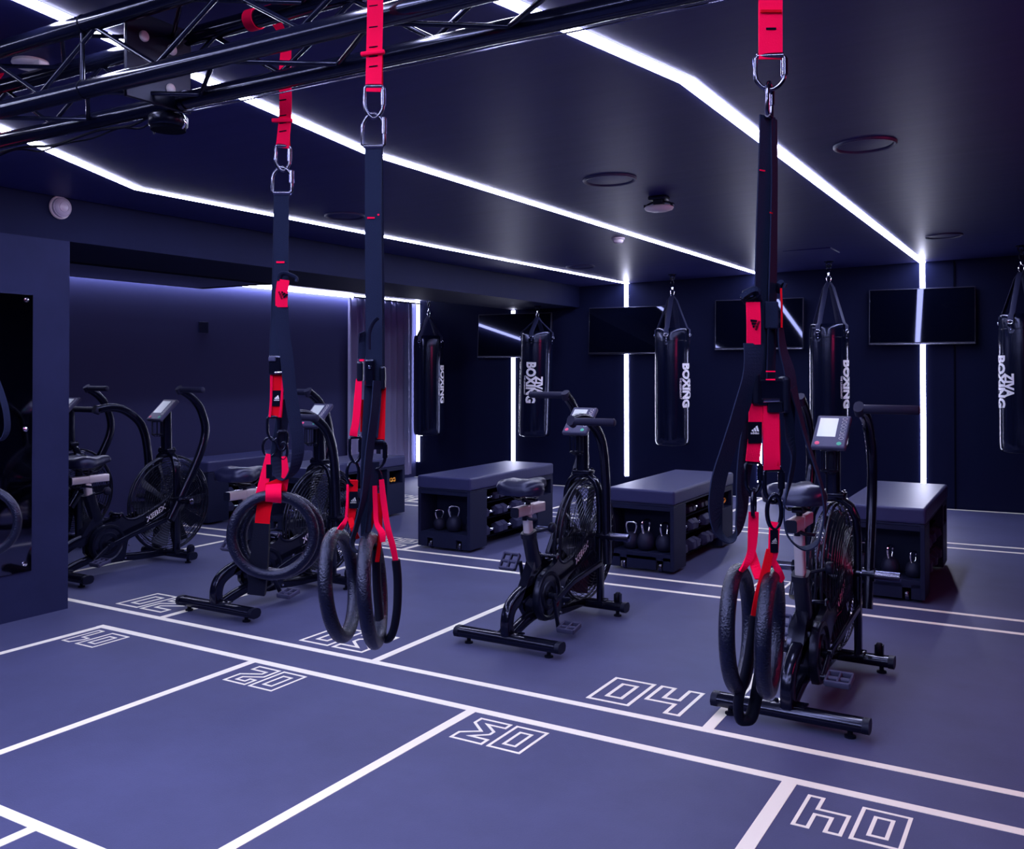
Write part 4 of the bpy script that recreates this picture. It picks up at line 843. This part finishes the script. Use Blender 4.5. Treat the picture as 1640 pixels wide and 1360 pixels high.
# --- left trainer
d = 2.60; t = trainer('suspension trainer behind the truss, its rings facing the room', at(455, 60, d))
a = P_(t, 'anchor_strap', ribbon([(432, 8, .02), (440, 30, .0), (452, 52, -.02), (458, 66), (457, 110), (457, 180), (452, 237)], [.030, .030, .022, .026, .034, .034, .036], d, 0, .0035), M_red, 'bright red anchor strap'); child(a, t, 'top_loop', MB().cyl((at(432, 8, d).x-.017, TY1, TZ1), (at(432, 8, d).x+.017, TY1, TZ1), .029, 24), M_red)
for y in (160, 185, 197, 210): child(a, t, 'stitch_mark', MB().box(at(453, y, d-.003), (.020, .001, .0028), 0, Matrix.Rotation(YAW, 3, 'Z') @ Matrix.Rotation(-.16, 3, 'Y')), M_dark)
child(a, t, 'keeper_loop', box_at(452, 193, 33, 6, .012, d, .002, -.004), M_red); child(a, t, 'strap_edge', ribbon([(461, 185, .006), (462, 237, .006)], .010, d, 50, .003), M_dred)
P_(t, 'carabiner', carab(453, 233, 274, 22, d, 15, .0045), M_gun); P_(t, 'carabiner', carab(452, 268, 310, 31, d, 0, .0045, True), M_gun)
P_(t, 'main_strap', ribbon([(451, 305), (450, 440), (447, 520), (443, 580)], .041, d, 0, .0028), M_web); P_(t, 'main_strap', ribbon([(449, 310, .014), (446, 450, .014), (441, 580, .014)], .036, d, 30, .0028), M_web); P_(t, 'red_marking', box_at(449, 420, 13, 3, .001, d, 0, -.003), M_red)
P_(t, 'pull_tab', MB().tube(spline([at(x, y, d-.02) for x, y in ((447, 450), (449, 441), (456, 438), (466, 441), (475, 446), (474, 451))], 4), .006, 8, scale=(1.7, .8)), M_web)
rt = P_(t, 'red_tab', ribbon([(454, 448, -.022), (451, 470, -.024), (451, 492, -.022)], .033, d, 5, .003), M_red, 'red tab with dark logo'); logo_on(rt, t, 452, 472, 17, d, -.027, M_dark, rotz=-68)
P_(t, 'strap_tail', ribbon([(451, 490, -.02, 15), (453, 530, -.02, 20), (459, 570, -.02, 25), (464, 620, -.02, 25), (470, 660, -.02, 25), (476, 695, -.02, 30), (477, 725, -.02, 35), (471, 752, -.015, 55), (457, 768, -.01, 82), (445, 758, 0, 60), (443, 725, .01, 40), (450, 685, .012, 30), (457, 640, .012, 25)], .036, d, 0, .0028), M_web)
b = P_(t, 'cam_buckle', box_at(443, 585, 22, 32, .03, d, .006), M_blk); child(b, t, 'buckle_top', box_at(438, 575, 12, 8, .034, d, .003, -.002), M_con); child(b, t, 'buckle_bar', MB().cyl(at(440, 597, d-.02), at(452, 596, d-.02), .003, 8), M_chr)
o = P_(t, 'handle_webbing', ribbon([(443, 598, -.002), (443, 640), (441, 668)], .036, d, 0, .004), M_dred, 'red webbing'); lb = child(o, t, 'label_patch', box_at(443, 638, 15, 25, .0016, d, 0, -.005), M_dark); logo_on(lb, t, 443, 639, 11, d, -.0065, M_white)
for p in ([(435, 602, -.006), (434, 640, -.006), (432, 668, -.006)], [(453, 604, -.006), (451, 640, -.006), (448, 668, -.006)]): child(o, t, 'bright_edge', ribbon(p, .006, d, 20, .003), M_red)
P_(t, 'carabiner', carab(438, 667, 706, 19, d, 10, .004), M_blk); P_(t, 'carabiner', carab(452, 690, 722, 14, d, 20, .004), M_blk)
P_(t, 'oval_link', MB().torus(at(432, 716, d), .026, .004, RV, (0, 0, 1), 28, 8, .75, 1), M_blk); P_(t, 'oval_link', MB().torus(at(454, 722, d), .024, .004, RV, (0, 0, 1), 28, 8, .45, 1), M_blk)
P_(t, 'handle_strap', ribbon([(430, 727, -.004), (425, 760, -.006), (418, 792, -.006)], [.012, .026, .030], d, 0, .0035), M_red, 'red strap'); P_(t, 'handle_strap', ribbon([(455, 731, -.002), (457, 760, -.002), (453, 786, -.002)], [.014, .020, .022], d, 0, .0035), M_red, 'red strap')
P_(t, 'label_patch', box_at(431, 755, 9, 22, .003, d, 0, -.012), M_dark); P_(t, 'handle_strap', ribbon([(436, 770, -.008), (441, 782, -.008), (444, 790, -.008)], [.040, .052, .05], d, 0, .0035), M_dred)
P_(t, 'ring_wrap', ribbon([(439, 776, -.012), (438, 785, -.030), (438, 795, -.033), (438, 804, -.022)], .043, d, 0, .004), M_red, 'bright red wrap around the ring'); P_(t, 'handle_strap', ribbon([(425, 803, .0), (422, 820, -.004), (420, 839, -.004)], [.043, .041, .041], d, 0, .0035), M_dred)
P_(t, 'foot_cradle', ribbon([(420, 838, -.002), (417, 880, -.002), (414, 920, .0), (411, 952, .004)], [.042, .048, .050, .048], d, 0, .018), M_rub, 'black padded foot loop')
P_(t, 'ring_handle', ring(437, 857, .252, d, 8, 0, .0150, -.012), M_ring); P_(t, 'ring_handle', ring(450, 858, .246, d, 14, 0, .0150, .035), M_ring)
# --- trainer cut by the left edge of the picture
d = 3.20; t = trainer('suspension trainer cut off by the left picture edge, before the mirror', at(-25, 110, d))
P_(t, 'anchor_strap', ribbon([(-18, 20, .0), (-10, 60), (0, 110), (-16, 150), (-20, 330)], .034, d, 0, .0035), M_red, 'red anchor strap'); P_(t, 'carabiner', carab(-20, 328, 362, 18, d, 0, .0045), M_gun)
P_(t, 'main_strap', ribbon([(-20, 362), (-22, 480), (-24, 600)], .040, d, 0, .0028), M_web)
P_(t, 'strap_tail', ribbon([(-14, 590, -.02, 40), (0, 625, -.02, 50), (10, 660, -.02, 60), (11, 690, -.02, 60), (0, 706, -.02, 80), (-16, 700, -.01, 60)], .022, d, 0, .003), M_web)
P_(t, 'cam_buckle', box_at(-24, 612, 20, 26, .03, d, .005), M_blk); P_(t, 'handle_webbing', ribbon([(-24, 622), (-26, 700)], .034, d, 0, .004), M_red); P_(t, 'carabiner', carab(-26, 698, 732, 18, d, 0, .004), M_blk); P_(t, 'handle_strap', ribbon([(-26, 730), (-27, 790)], .036, d, 0, .0035), M_red)
P_(t, 'ring_handle', ring(-27, 836, .252, d, 8, 0, .0150, 0), M_ring)
